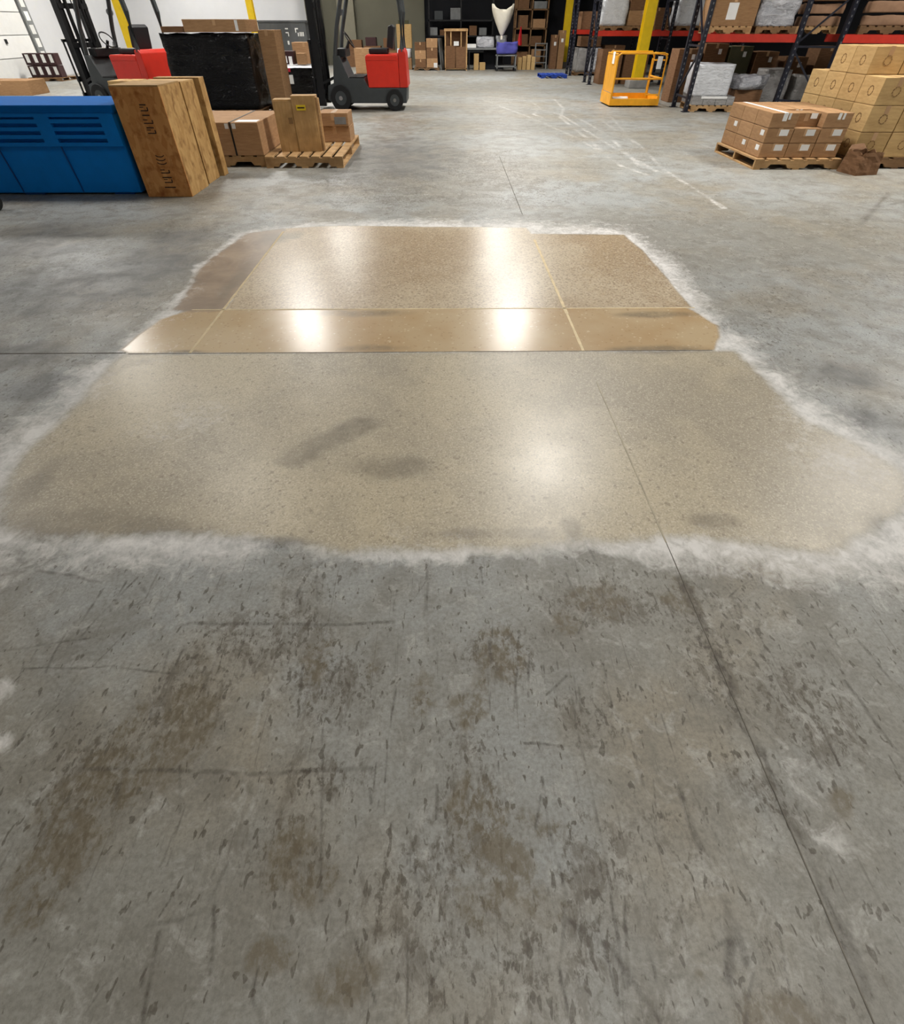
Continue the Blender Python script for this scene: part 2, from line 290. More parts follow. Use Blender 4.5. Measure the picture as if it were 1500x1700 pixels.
MB[zone, 0] = np.clip(dust, 0, 1)
for (x, y, a, b, k) in [(1.9, 1.82, 0.38, 0.42, 0.62), (1.91, 2.23, 0.2, 0.23, 0.5), (-2.07, 2.6, 0.31, 0.28, 0.5), (-1.88, 2.88, 0.22, 0.16, 0.45), (1.24, 1.33, 0.3, 0.08, 0.45), (0.97, 0.45, 0.07, 0.14, 0.42), (0.98, 0.29, 0.09, 0.09, 0.36), (-1.42, 0.73, 0.06, 0.08, 0.95), (-1.31, 0.57, 0.05, 0.05, 0.95), (-1.41, 2.22, 0.38, 0.34, 0.4)]:      # grinding dust film; the first blobs also paint in pale lamp haze
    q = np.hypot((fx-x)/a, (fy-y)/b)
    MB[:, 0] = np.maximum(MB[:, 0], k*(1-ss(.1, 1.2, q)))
# tyre tracks of dust down the aisle
for pl in TRK:
    dmin = np.full(len(fx), 9.0); bb = (fy > 6) & (fy < 19.5) & (fx > 0) & (fx < 5)
    q = np.full(bb.sum(), 9.0)
    for a, b in zip(pl[:-1], pl[1:]): q = np.minimum(q, seg(fx[bb], fy[bb], a, b))
    MB[bb, 0] = np.maximum(MB[bb, 0], (1-ss(.01, .08, q))*np.clip(.45+.9*vnoise(fx[bb], fy[bb], 1.5, 21), 0, .65))
n1 = vnoise(fx, fy, 6, 12); n2 = vnoise(fx, fy, 18, 13)
for (x, y, a, b) in DRK:
    q = np.hypot((fx-x)/a, (fy-y)/b)+.9*n1
    MB[:, 1] = np.maximum(MB[:, 1], (1-ss(.35, 1.25, q)))
for (x, y, a, b) in BRN:
    q = np.hypot((fx-x)/a, (fy-y)/b)*.8+2.0*n1+1.2*n2
    MB[:, 2] = np.maximum(MB[:, 2], (1-ss(.5, 1.1, q))*.85)
far_scr = len(SCR)
for _ in range(150):
    x = random.uniform(-1.5, 1.6); y = random.uniform(-.05, 1.15); ln = random.choice((.03, .05, .08, .14)); an_ = random.gauss(math.pi/2, .16) if random.random() < .85 else random.uniform(0, 3.1)
    WIDE[len(SCR)] = random.choice((.0012, .0016, .0022, .004)); SCR.append([(x, y), (x+ln*math.cos(an_), y+ln*math.sin(an_))])
for k, pl in enumerate(SCR):
    wd = WIDE.get(k, random.choice((.003, .004, .006)))
    if far_scr-2 <= k < far_scr: wd = .03
    for a, b in zip(pl[:-1], pl[1:]):
        bb = (fx > min(a[0], b[0])-.06) & (fx < max(a[0], b[0])+.06) & (fy > min(a[1], b[1])-.06) & (fy < max(a[1], b[1])+.06)
        jx = fx[bb]+.014*vnoise(fx[bb], fy[bb], 9, 30+k); jy = fy[bb]+.014*vnoise(fx[bb], fy[bb], 9, 90+k)
        q = seg(jx, jy, a, b)
        MB[bb, 3] = np.maximum(MB[bb, 3], (1-ss(wd*.5, wd*1.5, q))*np.clip(.65+1.6*vnoise(fx[bb], fy[bb], 22, 50+k), 0, 1))
WORN = [(0.07, 0.4, 0.1, 0.27), (-0.41, 0.28, 0.14, 0.15), (0.21, 0.85, 0.17, 0.14), (-0.36, 0.75, 0.23, 0.17), (0.86, 0.78, 0.12, 0.17), (0.56, 1.04, 0.27, 0.13), (0.43, 0.61, 0.12, 0.12), (-0.67, 0.91, 0.25, 0.14), (0.87, 0.39, 0.08, 0.11), (-0.07, 0.18, 0.17, 0.17), (0.33, 0.18, 0.09, 0.23), (0.16, 0.07, 0.08, 0.1), (-0.36, 0.47, 0.2, 0.09), (-0.85, 0.72, 0.16, 0.24), (1.1, 0.64, 0.18, 0.23), (-1.0, 0.46, 0.17, 0.23), (0.82, 0.47, 0.07, 0.09), (-0.71, 7.87, 0.98, 1.47), (0.55, 8.64, 0.88, 1.73)]
worn = np.zeros(len(fx))
for (x, y, a, b) in WORN:
    worn = np.maximum(worn, 1-ss(.35, 1.3, np.hypot((fx-x)/a, (fy-y)/b)+.8*n1))
MC = np.stack([fbm(fx, fy, .55, 71)+.5, fbm(fx, fy, 1.6, 72)+.5, np.clip(worn+ss(.0, .2, fbm(fx, fy, 1.9, 73))*.6, 0, 1), fbm(fx, fy, 1.2, 74)+.5], 1).astype(np.float32)
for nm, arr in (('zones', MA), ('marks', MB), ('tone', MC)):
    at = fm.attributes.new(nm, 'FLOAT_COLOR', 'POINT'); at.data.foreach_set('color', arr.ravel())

t = NT('floor_concrete')
za = t.n('ShaderNodeAttribute', attribute_name='zones'); zs = t.n('ShaderNodeSeparateColor', {0: za.outputs['Color']})
ma = t.n('ShaderNodeAttribute', attribute_name='marks'); ms = t.n('ShaderNodeSeparateColor', {0: ma.outputs['Color']})
zL, zS, zU, zP = zs.outputs[0], zs.outputs[1], zs.outputs[2], za.outputs['Alpha']
kD, kK, kB, kS = ms.outputs[0], ms.outputs[1], ms.outputs[2], ma.outputs['Alpha']
ta = t.n('ShaderNodeAttribute', attribute_name='tone'); ts = t.n('ShaderNodeSeparateColor', {0: ta.outputs['Color']})
big, warm, worn_, fb = ts.outputs[0], ts.outputs[1], ts.outputs[2], ta.outputs['Alpha']
v = t.coord()
mid = t.noise(v, 3.6, 6, .7, .5); fine = t.noise(v, 75, 4, .75)
blot = t.noise(v, 11, 5, .7, .9)
grey = t.mix(t.step(big, .3, .7), srgb(140, 138, 130), srgb(158, 161, 160))
grey = t.mix(t.step(warm, .45, .75, 0, .8), grey, srgb(146, 138, 122))
grey = t.mix(t.step(mid, .45, .66, 0, .7), grey, srgb(114, 110, 100))
grey = t.mix(t.step(blot, .52, .68, 0, .55), grey, srgb(180, 178, 171))
grey = t.mix(t.step(fine, .40, .66, 0, .45), grey, srgb(92, 88, 80))
spn = t.noise(t.coord(scale=(1.25, .8, 1)), 40, 5, .72, .25)
spk = t.math('MULTIPLY', t.step(t.math('ADD', spn, t.math('MULTIPLY', worn_, .07)), .59, .68), t.fmix(worn_, .3, .75))
grey = t.mix(spk, grey, srgb(80, 73, 62))
sp2n = t.noise(t.coord(scale=(1.3, .7, 1)), 15, 5, .74, .5)
spk2 = t.math('MULTIPLY', t.step(t.math('ADD', sp2n, t.math('MULTIPLY', worn_, .09)), .58, .68), t.fmix(worn_, .22, .6))
grey = t.mix(spk2, grey, srgb(88, 80, 68))
stk = t.step(t.noise(t.coord(scale=(60, 2.0, 1)), 1, 4, .65, .25), .63, .70)
grey = t.mix(t.math('MULTIPLY', stk, .42), grey, srgb(86, 80, 71))
lscr = t.step(t.noise(t.coord(scale=(120, 4, 1), rot=(0, 0, .08)), 1, 3, .6, .1), .64, .72)
grey = t.mix(t.math('MULTIPLY', lscr, .35), grey, srgb(78, 74, 66))
crn = t.noise(t.coord(scale=(1.6, .72, 1), rot=(0, 0, .12)), 31, 2, .45, .3)
cr = t.step(t.math('ADD', t.math('ADD', crn, t.math('MULTIPLY', blot, .16)), t.math('MULTIPLY', worn_, .035)), .735, .76)
grey = t.mix(t.math('MULTIPLY', cr, t.step(fine, .3, .6, .45, .85)), grey, srgb(80, 74, 64))
kBn = t.math('MULTIPLY', kB, t.step(t.math('ADD', blot, t.math('MULTIPLY', spn, .8)), .80, .98, .1, 1))
grey = t.mix(t.math('MULTIPLY', kBn, .9), grey, srgb(98, 88, 69))
# ground and polished concrete
agg = t.n('ShaderNodeTexVoronoi', {'Vector': v, 'Scale': 150.}); aggc = t.n('ShaderNodeRGBToBW', {0: agg.outputs['Color']}).outputs[0]
agg2 = t.n('ShaderNodeTexVoronoi', {'Vector': v, 'Scale': 78.}); agg2c = t.n('ShaderNodeRGBToBW', {0: agg2.outputs['Color']}).outputs[0]
lowc = t.mix(t.step(fb, .34, .66), srgb(157, 147, 128), srgb(183, 171, 147))
lowc = t.mix(t.math('MULTIPLY', t.step(aggc, .62, .80), .38), lowc, srgb(128, 118, 102))
lowc = t.mix(t.math('MULTIPLY', t.step(aggc, .34, .20), .40), lowc, srgb(208, 199, 178))
lowc = t.mix(t.math('MULTIPLY', t.step(agg2c, .87, .9), .5), lowc, srgb(120, 108, 92))
strc = t.mix(t.step(fb, .36, .64), srgb(178, 150, 112), srgb(188, 166, 132))
strc = t.mix(t.math('MULTIPLY', t.step(agg2c, .86, .9), .35), strc, srgb(140, 108, 76))
strc = t.mix(t.math('MULTIPLY', t.step(agg2c, .12, .08), .5), strc, srgb(216, 200, 170))
upc = t.mix(t.step(fb, .36, .64), srgb(172, 152, 124), srgb(190, 174, 148))
upc = t.mix(t.math('MULTIPLY', t.step(agg2c, .62, .75), .5), upc, srgb(126, 104, 84))
upc = t.mix(t.math('MULTIPLY', t.step(agg2c, .3, .18), .5), upc, srgb(208, 194, 170))
uplc = t.mix(t.step(mid, .35, .65), srgb(128, 110, 92), srgb(154, 134, 112))
col = grey
col = t.mix(zL, col, lowc); col = t.mix(zS, col, strc); col = t.mix(zU, col, upc); col = t.mix(zP, col, uplc)
pol = t.math('MINIMUM', t.math('ADD', t.math('ADD', zL, zS), t.math('ADD', zU, zP)), 1.0)
kKn = t.math('MULTIPLY', kK, t.step(t.math('ADD', t.math('MULTIPLY', mid, .6), t.math('MULTIPLY', blot, .4)), .36, .62, .3, 1))
col = t.mix(t.math('MULTIPLY', kKn, t.fmix(pol, .8, .72)), col, t.mix(pol, srgb(80, 80, 80), srgb(108, 100, 86)))
col = t.mix(t.math('MULTIPLY', kS, t.step(spn, .4, .6, .35, .85)), col, srgb(66, 60, 52))
dsum = t.math('ADD', t.math('ADD', t.math('MULTIPLY', blot, .9), t.math('MULTIPLY', spn, .5)), t.math('SUBTRACT', t.math('MULTIPLY', mid, .7), .48))
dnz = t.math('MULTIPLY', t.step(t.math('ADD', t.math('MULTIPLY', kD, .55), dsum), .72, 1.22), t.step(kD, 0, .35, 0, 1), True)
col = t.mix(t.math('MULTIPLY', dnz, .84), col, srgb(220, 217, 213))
rough = t.fmix(t.step(mid, .3, .7), .42, .58)
rough = t.fmix(zL, rough, t.step(fb, .3, .7, .40, .33)); rough = t.fmix(zS, rough, .25); rough = t.fmix(zU, rough, .28); rough = t.fmix(zP, rough, .36)
rough = t.fmix(dnz, rough, .62)
hgt = t.math('ADD', t.math('MULTIPLY', fine, .6), t.math('MULTIPLY', spn, -.5))
nb = t.n('ShaderNodeBump', {'Height': hgt, 'Strength': t.fmix(pol, .22, .03), 'Distance': .003}).outputs[0]
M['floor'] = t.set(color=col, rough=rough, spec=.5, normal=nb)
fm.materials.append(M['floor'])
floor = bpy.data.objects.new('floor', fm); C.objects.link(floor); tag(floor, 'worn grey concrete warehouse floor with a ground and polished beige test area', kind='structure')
M['filler'] = plain('joint_filler_cream', srgb(206, 186, 146), .6, var=.15, scale=14)
M['filler2'] = plain('joint_filler_pale', srgb(178, 168, 146), .6, var=.2, scale=14)
M['cut'] = plain('open_saw_cut', srgb(84, 78, 70), .9, var=.4, scale=14)
def joint(nm, mat, a, b, wd):
    m = B(); n = 24
    for i in range(n):
        f0, f1 = i/n, (i+1)/n
        p = Vector((a[0]+(b[0]-a[0])*f0, a[1]+(b[1]-a[1])*f0, 0)); q = Vector((a[0]+(b[0]-a[0])*f1, a[1]+(b[1]-a[1])*f1, 0))
        m.bar(p, q, wd*random.uniform(.75, 1.2), .002)
    return m.build(nm, mat, floor)
joint('joint_filler', 'filler', (.885, 2.985), (.875, 5.3), .021)
joint('joint_filler', 'filler2', (.888, 1.33), (.885, 2.6), .007)
M['cut_faint'] = plain('dirt_filled_joint', srgb(104, 99, 90), .9, var=.3, scale=14)
joint('saw_cut', 'cut_faint', (.89, -.3), (.888, 1.33), .0035)
joint('joint_filler', 'filler', (-1.64, 2.99), (-1.64, 5.6), .018)
joint('joint_filler', 'filler', (-1.87, 3.665), (1.85, 3.655), .013)
joint('saw_cut', 'cut', (-3.6, 3.0), (-2.05, 2.995), .009)
joint('saw_cut', 'cut', (-2.03, 2.985), (1.72, 2.985), .005)
joint('saw_cut', 'cut', (.86, 6.2), (.88, 9.6), .006)

# ------------------------------------------------------------------ shell
M['wall_w'] = plain('white_wall', srgb(214, 215, 218), .8, var=.03, scale=1.5)
M['wall_g'] = plain('grey_green_wall', srgb(104, 102, 88), .85, var=.05, scale=1.5)
M['wall_d'] = plain('dark_navy_wall', srgb(22, 23, 28), .9, var=.1, scale=1.5)
M['ceil'] = plain('ceiling_white', srgb(170, 170, 166), .9, var=.05, scale=.5)
def struct(name, mat, *a, label=None):
    return tag(bx(name, mat, None, *a), label, kind='structure')
struct('wall_left', 'wall_w', X0-.2, X0, Y0, Y1+.2, 0, 7, label='white left wall of the warehouse')
struct('wall_right', 'wall_d', X1, X1+.2, Y0, Y1+.2, 0, 7, label='dark right wall behind the racks')
struct('wall_back', 'wall_w', X0, -6.3, Y1, Y1+.2, 0, 7, label='white stretch of back wall at left')
struct('wall_back_centre', 'wall_g', -6.3, -.9, Y1-.1, Y1+.2, 0, 7, label='grey green stretch of back wall behind the forklift')
struct('wall_back_dark', 'wall_d', -.9, X1, Y1, Y1+.2, 0, 7, label='dark navy stretch of back wall behind the clutter')
struct('wall_front', 'wall_w', X0, X1, Y0-.2, Y0, 0, 7, label='wall behind the viewer')
struct('ceiling', 'ceil', X0, X1, Y0, Y1, 6.8, 7, label='pale warehouse ceiling')
M['pilaster'] = plain('pale_pilaster', srgb(128, 124, 108), .85, var=.05)
struct('trim_1', 'wall_g', -6.6, -5.85, Y1-.6, Y1-.1, 0, 6.8, label='grey pilaster left of the forklift mast')
struct('trim_2', 'pilaster', -5.1, -4.3, Y1-.45, Y1-.1, 0, 6.8, label='pale pilaster behind the forklift mast')
# dock door on the left wall
door = thing('door_1', 'white dock door with grey track on the left wall', None, (X0+.01, 0, 0)); door['kind'] = 'structure'
M['door'] = plain('dock_door_white', srgb(222, 222, 220), .5, var=.03)
for k in range(5): bx('door_panel', 'door', door, 0, .05, 22.2, 26.0, .02+k*.6, .6+k*.6, .01)
for k in range(2): bx('handle', 'black', door, .05, .09, 24.4, 24.5, 1.0+.66*k, 1.12+.66*k)
tr_ = bx('track', 'grey', door, 0, .12, 26.05, 26.5, 0, 3.2)
for k in range(8): bx('slot', 'white', tr_, .12, .125, 26.15, 26.4, .15+k*.36, .4+k*.36)

def lamp(x, y, p):
    o = thing('ceiling_lamp', 'fluorescent high bay lamp hanging from the warehouse ceiling', 'lamp', (x, y, LAMP_Z), 0, 'high bay lamps on the ceiling')  # also builds the fill lamps added behind the camera
    B().box(-.52, .52, -.8, .8, .03, .12).build('housing', 'white', o)
    for s in (-1, 1): B().bar((0, s*.5, .12), (0, s*.5, .8), .012).build('hanger', 'steel', o)
    l = bpy.data.lights.new('lamp_light', 'AREA'); l.shape = 'RECTANGLE'; l.size = .95; l.size_y = 1.5; l.energy = p; l.color = LAMP_COL; l.spread = R(165)
    lo = bpy.data.objects.new('lamp_light', l); C.objects.link(lo); lo.parent = o; lo.location = (0, 0, .02)
for a in LAMPS: lamp(*a)

def column(x, y, label, wd=.3):
    o = thing('steel_column', label, 'column', (x, y, 0), 0, 'yellow painted steel columns')
    h = wd/2
    bx('flange', 'yellow', o, -h, h, -h, -h+.025, .2, 6.8); bx('flange', 'yellow', o, -h, h, h-.025, h, .2, 6.8)
    bx('web', 'yellow', o, -.02, .02, -h+.025, h-.025, .2, 6.8)
    bx('plinth', 'foot', o, -h-.14, h+.14, -h-.14, h+.14, 0, .2, .02)
column(6.34, 21.45, 'yellow steel column standing behind the yellow safety cage')
column(5.8, 32.3, 'yellow steel column at the far end beside the flat blue pallet')
column(-11.45, 25.2, 'yellow steel column behind the seat of the left forklift')
column(-8.2, 30.2, 'yellow steel column rising behind the black wrapped load', .26)

# ------------------------------------------------------------------ generic builders
def carton(label, x, y, z, sx, sy, sz, mat='carton', rz=0, group=None, tape='tape', labels=(), logo=(), strap=0, name='carton'):
    """x,y = centre of the base; front is local -y"""
    o = thing(name, label, 'box', (x, y, z), rz, group)
    bx('body', mat, o, -sx/2, sx/2, -sy/2, sy/2, .001, sz, min(.008, sz*.05))
    if tape:
        tb = B().box(-.03, .03, -sy/2, sy/2, sz, sz+.0015); tb.box(-.03, .03, -sy/2-.0015, -sy/2, sz-.09, sz+.0015)
        tb.build('tape', tape, o)
    for (face, a, b, wd, h) in labels:
        if face == 'f': bx('paper_label', 'white', o, a-wd/2, a+wd/2, -sy/2-.003, -sy/2, b-h/2, b+h/2)
        if face == 'l': bx('paper_label', 'white', o, -sx/2-.003, -sx/2, a-wd/2, a+wd/2, b-h/2, b+h/2)
        if face == 't': bx('paper_label', 'white', o, a-wd/2, a+wd/2, b-h/2, b+h/2, sz, sz+.003)
    for (face, a, b, r) in logo:
        k = B()
        for q in range(10):
            A0 = q/10*2*math.pi; A1 = (q+.7)/10*2*math.pi
            P = [(r*math.cos(A0), r*math.sin(A0)), (r*math.cos(A1), r*math.sin(A1))]
            if face == 'f': k.bar((a+P[0][0], -sy/2-.001, b+P[0][1]), (a+P[1][0], -sy/2-.001, b+P[1][1]), .006, .012)
            else: k.bar((-sx/2-.001, a+P[0][0], b+P[0][1]), (-sx/2-.001, a+P[1][0], b+P[1][1]), .006, .012)
        k.build('printed_mark', 'ink2', o)
    if strap: 
        k = B(); k.box(strap-.012, strap+.012, -sy/2-.004, -sy/2, 0, sz+.004); k.box(strap-.012, strap+.012, -sy/2, sy/2, sz, sz+.004); k.build('strap', 'strap', o)
    return o
M['ink2'] = plain('faded_print', srgb(134, 104, 66), .7)

_pm = {}
def pallet(label, x, y, z=0, L=1.2, D=1.0, rz=0, mat='wood', group='wooden pallets', h=.13, boards=7, name='wooden_pallet'):
    """L along local x (stringers run along x at front, middle, back), deck boards run along y"""
    o = thing(name, label, 'pallet', (x, y, z), rz, group)
    key = (L, D, h, boards, mat)
    def put(nm, k, mb, loc):
        if (key, k) not in _pm:
            ob = mb.build(nm, mat, o); _pm[(key, k)] = ob.data
        else:
            ob = bpy.data.objects.new(nm, _pm[(key, k)]); C.objects.link(ob); ob.parent = o
        ob.location = loc
    n0, n1 = .018, h-.018; nt = .045
    prof = [(-L/2, n0), (-L*.34, n0), (-L*.31, n0+nt), (-L*.13, n0+nt), (-L*.10, n0), (L*.10, n0), (L*.13, n0+nt), (L*.31, n0+nt), (L*.34, n0), (L/2, n0), (L/2, n1), (-L/2, n1)]
    for yy in (-D/2+.02, 0, D/2-.02): put('stringer', 's', B().prism(prof, -.02, .02), (0, yy, 0))
    bw = L/boards*.74
    for i in range(boards):
        put('deck_board', 'd', B().box(-bw/2, bw/2, -D/2, D/2, 0, .018), (-L/2+bw/2+(L-bw)*i/(boards-1), 0, n1))
    for i in range(3):
        put('bottom_board', 'b', B().box(-.05, .05, -D/2, D/2, 0, .018), (-L/2+.05+(L-.1)*i/2, 0, 0))
    return o

def wrapped(name, label, x, y, z, sx, sy, sz, mat, rz=0, seed=1, amp=.03, group=None, cuts=12, cat='load'):
    bm = bmesh.new(); bmesh.ops.create_cube(bm, size=1)
    bmesh.ops.subdivide_edges(bm, edges=bm.edges, cuts=cuts, use_grid_fill=True)
    for v_ in bm.verts:
        p = v_.co.copy(); ex = [abs(c) for c in p]
        r = .06
        q = Vector((p.x*sx, p.y*sy, (p.z+.5)*sz))
        n = mnoise.noise(Vector((q.x*3+seed*7, q.y*3, q.z*4)))+.5*mnoise.noise(Vector((q.x*8, q.y*8+seed*3, q.z*9)))
        d = Vector((p.x, p.y, 0)); d = d.normalized() if d.length > 0 else d
        bul = 1-(2*p.z)**2*.5
        q += d*(n*amp + amp*.5*bul)
        if abs(p.x) > .495 and abs(p.y) > .495: q -= d*.035
        if p.z > .49: q.z += n*amp*.7
        v_.co = q
    me = bpy.data.meshes.new(name); bm.to_mesh(me); bm.free(); me.shade_smooth(); me.materials.append(M[mat])
    o = thing(name, label, cat, (x, y, z), rz, group)
    b = bpy.data.objects.new('film_wrap', me); C.objects.link(b); b.parent = o
    return o
def sheet(name, parent, mat, cx, cy, z, sx, sy, seed=0, amp=.03, drop=.05):
    n = 12; vs = []; fs = []
    for j in range(n+1):
        for i in range(n+1):
            u, w_ = i/n-.5, j/n-.5
            zz = z+amp*mnoise.noise(Vector((u*5+seed, w_*5, seed)))
            if i in (0, n) or j in (0, n): zz -= drop
            vs.append((cx+u*sx, cy+w_*sy, zz))
    for j in range(n):
        for i in range(n):
            k = j*(n+1)+i; fs.append((k, k+1, k+n+2, k+n+1))
    me = bpy.data.meshes.new(name); me.from_pydata(vs, [], fs); me.shade_smooth(); me.materials.append(M[mat])
    o = bpy.data.objects.new(name, me); C.objects.link(o); o.parent = parent
    so = o.modifiers.new('s', 'SOLIDIFY'); so.thickness = .006
    return o

# ------------------------------------------------------------------ left foreground: blue bin, crates
o = thing('bulk_bin', 'large blue plastic bulk bin with lid behind the strand board crates', 'bin', (-5.06, 7.1, 0))
b = B(); W2, Dp = 1.38, .86           # local x -1.38..1.38, y 0..Dp, tapers slightly
vs = []
for z, e in ((.02, -.05), (.52, -.02), (.80, 0.0)):
    vs += [(-W2-e, 0-e, z), (W2+e, 0-e, z), (W2+e, Dp+e, z), (-W2-e, Dp+e, z)]
b.add(vs, [(3, 2, 1, 0), (8, 9, 10, 11)]+[(k*4+i, k*4+(i+1) % 4, k*4+4+(i+1) % 4, k*4+4+i) for k in range(2) for i in range(4)])
body = b.build('body', 'blue', o, .015)
M['blue_lid'] = plain('blue_lid_plastic', srgb(0, 98, 178), .75, var=.07, spec=.1)
bx('lid', 'blue_lid', o, -W2-.03, W2+.03, -.075, Dp+.04, .80, .87, .015)
k = B(); cuts_ = [(-1.38, -.98), (-.82, -.24), (-.08, .50), (.66, 1.22)]; e = -W2
zs_ = [.50, .535, .57, .605, .64, .675, .71, .745, .80]
for (a, c) in cuts_:
    if a > e: k.box(e, a, -.055, .001, .50, .80)          # solid pier between the slot groups
    for q in range(0, 8, 2): k.box(a, c, -.055, .001, zs_[q] if q else .50, zs_[q+1])
    k.box(a, c, -.055, .001, .765, .80); e = c
k.box(e, W2, -.055, .001, .50, .80)
k.build('louvre_panel', 'blue', o)
for gx in (-.83, -.10, .63):
    B().bar((gx, -.004-.0, .5), (gx, .052, .03), .012, .012).build('seam', 'blue_d', o)
for gx in (-1.1, 0, 1.1): bx('foot', 'blue_d', o, gx-.12, gx+.12, .08, Dp-.08, 0, .03)
# black wheel edge at the left margin
o = thing('trolley_wheel', 'black wheel cut by the left edge in front of the blue bin', 'wheel', (-5.05, 6.42, .09), 60)
B().disc((0, 0), .09, -.03, .03).build('tyre', 'rubber', o); B().disc((0, 0), .04, -.034, .034, 12).build('hub', 'black', o)
B().box(-.02, .02, -.05, -.036, 0, .16).box(-.02, .02, .036, .05, 0, .16).box(-.05, .05, -.05, .05, .15, .17).build('fork', 'black', o)

def crate(label, x0, x1, y0, y1, h, mats, marks=False, slant=0):
    o = thing('wooden_crate', label, 'crate', (x0, y0, 0), slant, 'strand board crates beside the blue bin')
    X, Y = x1-x0, y1-y0; th = .018
    bx('front_panel', mats[0], o, 0, X, 0, th, .002, h); bx('back_panel', mats[1], o, 0, X, Y-th, Y, .002, h)
    bx('side_panel', mats[1], o, X-th, X, th, Y-th, .002, h); bx('side_panel', mats[1], o, 0, th, th, Y-th, .002, h)
    bx('top_panel', mats[2], o, .002, X-.002, .002, Y-.002, h, h+.014); bx('base_panel', mats[1], o, th, X-th, th, Y-th, .002, .02)
    return o
c1 = crate('strand board crate with dark stencil marks, nearest the viewer', -3.6, -3.07, 7.03, 7.62, 1.02, ('osb', 'osb_edge', 'ply'))
k = B()                                   # stencil lettering running down the front, too worn to read
for (z, w0, kind) in ((.10, .13, 'l'), (.15, .09, 'u'), (.20, .11, 'l'), (.245, .10, 'u'), (.33, .12, 'c'), (.365, .12, 'c'), (.40, .11, 'c'), (.62, .09, 'u'), (.67, .08, 'l'), (.71, .10, 'u'), (.78, .08, 'l'), (.82, .08, 'u'), (.87, .07, 'l')):
    cx = .30
    if kind == 'l': k.bar((cx-w0/2, -.0005, z), (cx+w0/2, -.0005, z), .004, .012); k.bar((cx-w0/2, -.0005, z), (cx-w0/2, -.0005, z+.035), .004, .012) if False else None
    elif kind == 'u':
        k.bar((cx-w0/2, -.0005, z), (cx+w0/2, -.0005, z), .004, .01); k.bar((cx+w0/2, -.0005, z), (cx+w0/2, -.0005, z+.03), .012, .004); k.bar((cx-w0/2, -.0005, z+.03), (cx, -.0005, z+.03), .004, .008)
    else:
        for q in range(5):
            a0 = math.pi*(1.15+.14*q); a1 = math.pi*(1.15+.14*(q+1))
            k.bar((cx+w0/2*math.cos(a0), -.0005, z+.03+.03*math.sin(a0)), (cx+w0/2*math.cos(a1), -.0005, z+.03+.03*math.sin(a1)), .004, .009)
k.build('stencil_mark', 'ink', c1)['kind'] = 'stuff'
crate('strand board crate standing between the stencilled crate and the thin panel', -3.62, -3.09, 7.71, 8.13, 1.005, ('osb_edge', 'osb_edge', 'ply'))
o = thing('crate_panel', 'narrow upright wooden panel leaning behind the strand board crates', 'panel', (-3.6, 8.16, 0))
bx('panel', 'osb_edge', o, 0, .56, .03, .2, .002, 1.03, .004)
for z in (.1, .9): bx('batten', 'wood_dark', o, .02, .54, .2, .24, z, z+.07)

# strapped carton on its own pallet
pallet('pallet under the black strapped carton behind the crates', -3.2, 9.45, 0, 1.2, 1.3, 0, 'wood', h=.14)
carton('large brown carton with black strap and white tape pieces', -3.15, 9.45, .141, 1.08, 1.35, .38, 'carton', strap=.15, labels=(('f', .10, .34, .05, .06), ('f', .20, .34, .05, .06), ('t', .36, -.52, .3, .2)), tape=None)
# pallet with the upright plywood crate
pallet('empty-edged pallet carrying the plywood crate and two small cartons', -2.03, 9.68, 0, 1.12, 1.95, 0, 'wood', h=.14, boards=7)
o = thing('plywood_crate', 'upright pale plywood crate with yellow sticker on the pallet', 'crate', (-2.12, 9.1, .142), 4)
bx('body', 'ply', o, -.30, .30, 0, .22, 0, .60, .004)
bx('front_board', 'ply', o, -.30, -.04, -.02, 0, 0, .585); bx('front_board', 'ply', o, -.036, .285, -.026, 0, 0, .64)
bx('side_batten', 'wood', o, .30, .325, .0, .05, 0, .62); bx('side_batten', 'wood', o, .30, .325, .16, .22, 0, .6)
bx('top_board', 'wood', o, -.04, .30, 0, .22, .60, .64)
st_ = bx('sticker', 'label_y', o, .02, .15, -.029, -.026, .48, .54); bx('sticker_print', 'ink', st_, .035, .135, -.0305, -.029, .502, .518)
bx('knot_patch', 'ink2', o, -.12, -.06, -.0225, -.02, .33, .40)
carton('lower small brown carton beside the plywood crate', -1.74, 10.15, .142, .48, .5, .20, 'carton')
carton('upper small brown carton with grey label beside the plywood crate', -1.74, 10.13, .343, .47, .5, .17, 'carton', labels=(), tape='tape')
B().box(-.0, .18, 0, .003, 0, .09).build('paper_label', 'grey', bpy.data.objects['carton.002'] if 'carton.002' in bpy.data.objects else None).location = (.02, -.253, .03)

# black wrapped load 1
pallet('pallet under the tall black wrapped load', -5.05, 14.95, 0, 1.9, 1.3, 0, 'wood_dark', h=.13)
wrapped('wrapped_load', 'tall load wrapped in glossy black film behind the strapped carton', -5.0, 14.9, .132, 1.74, 1.2, 1.22, 'blackwrap', 0, 3, .05)
carton('flat brown carton lying on top of the tall black wrapped load', -4.68, 14.72, 1.38, 1.28, .92, .19, 'carton', labels=(('f', .45, .1, .06, .16),))
carton('low grey brown carton at the left end on the tall black load', -5.57, 14.6, 1.376, .44, .68, .09, 'carton_dark', tape=None)
carton('tall narrow carton standing right of the tall black wrapped load', -3.78, 15.1, 0, .34, .7, 1.41, 'carton')
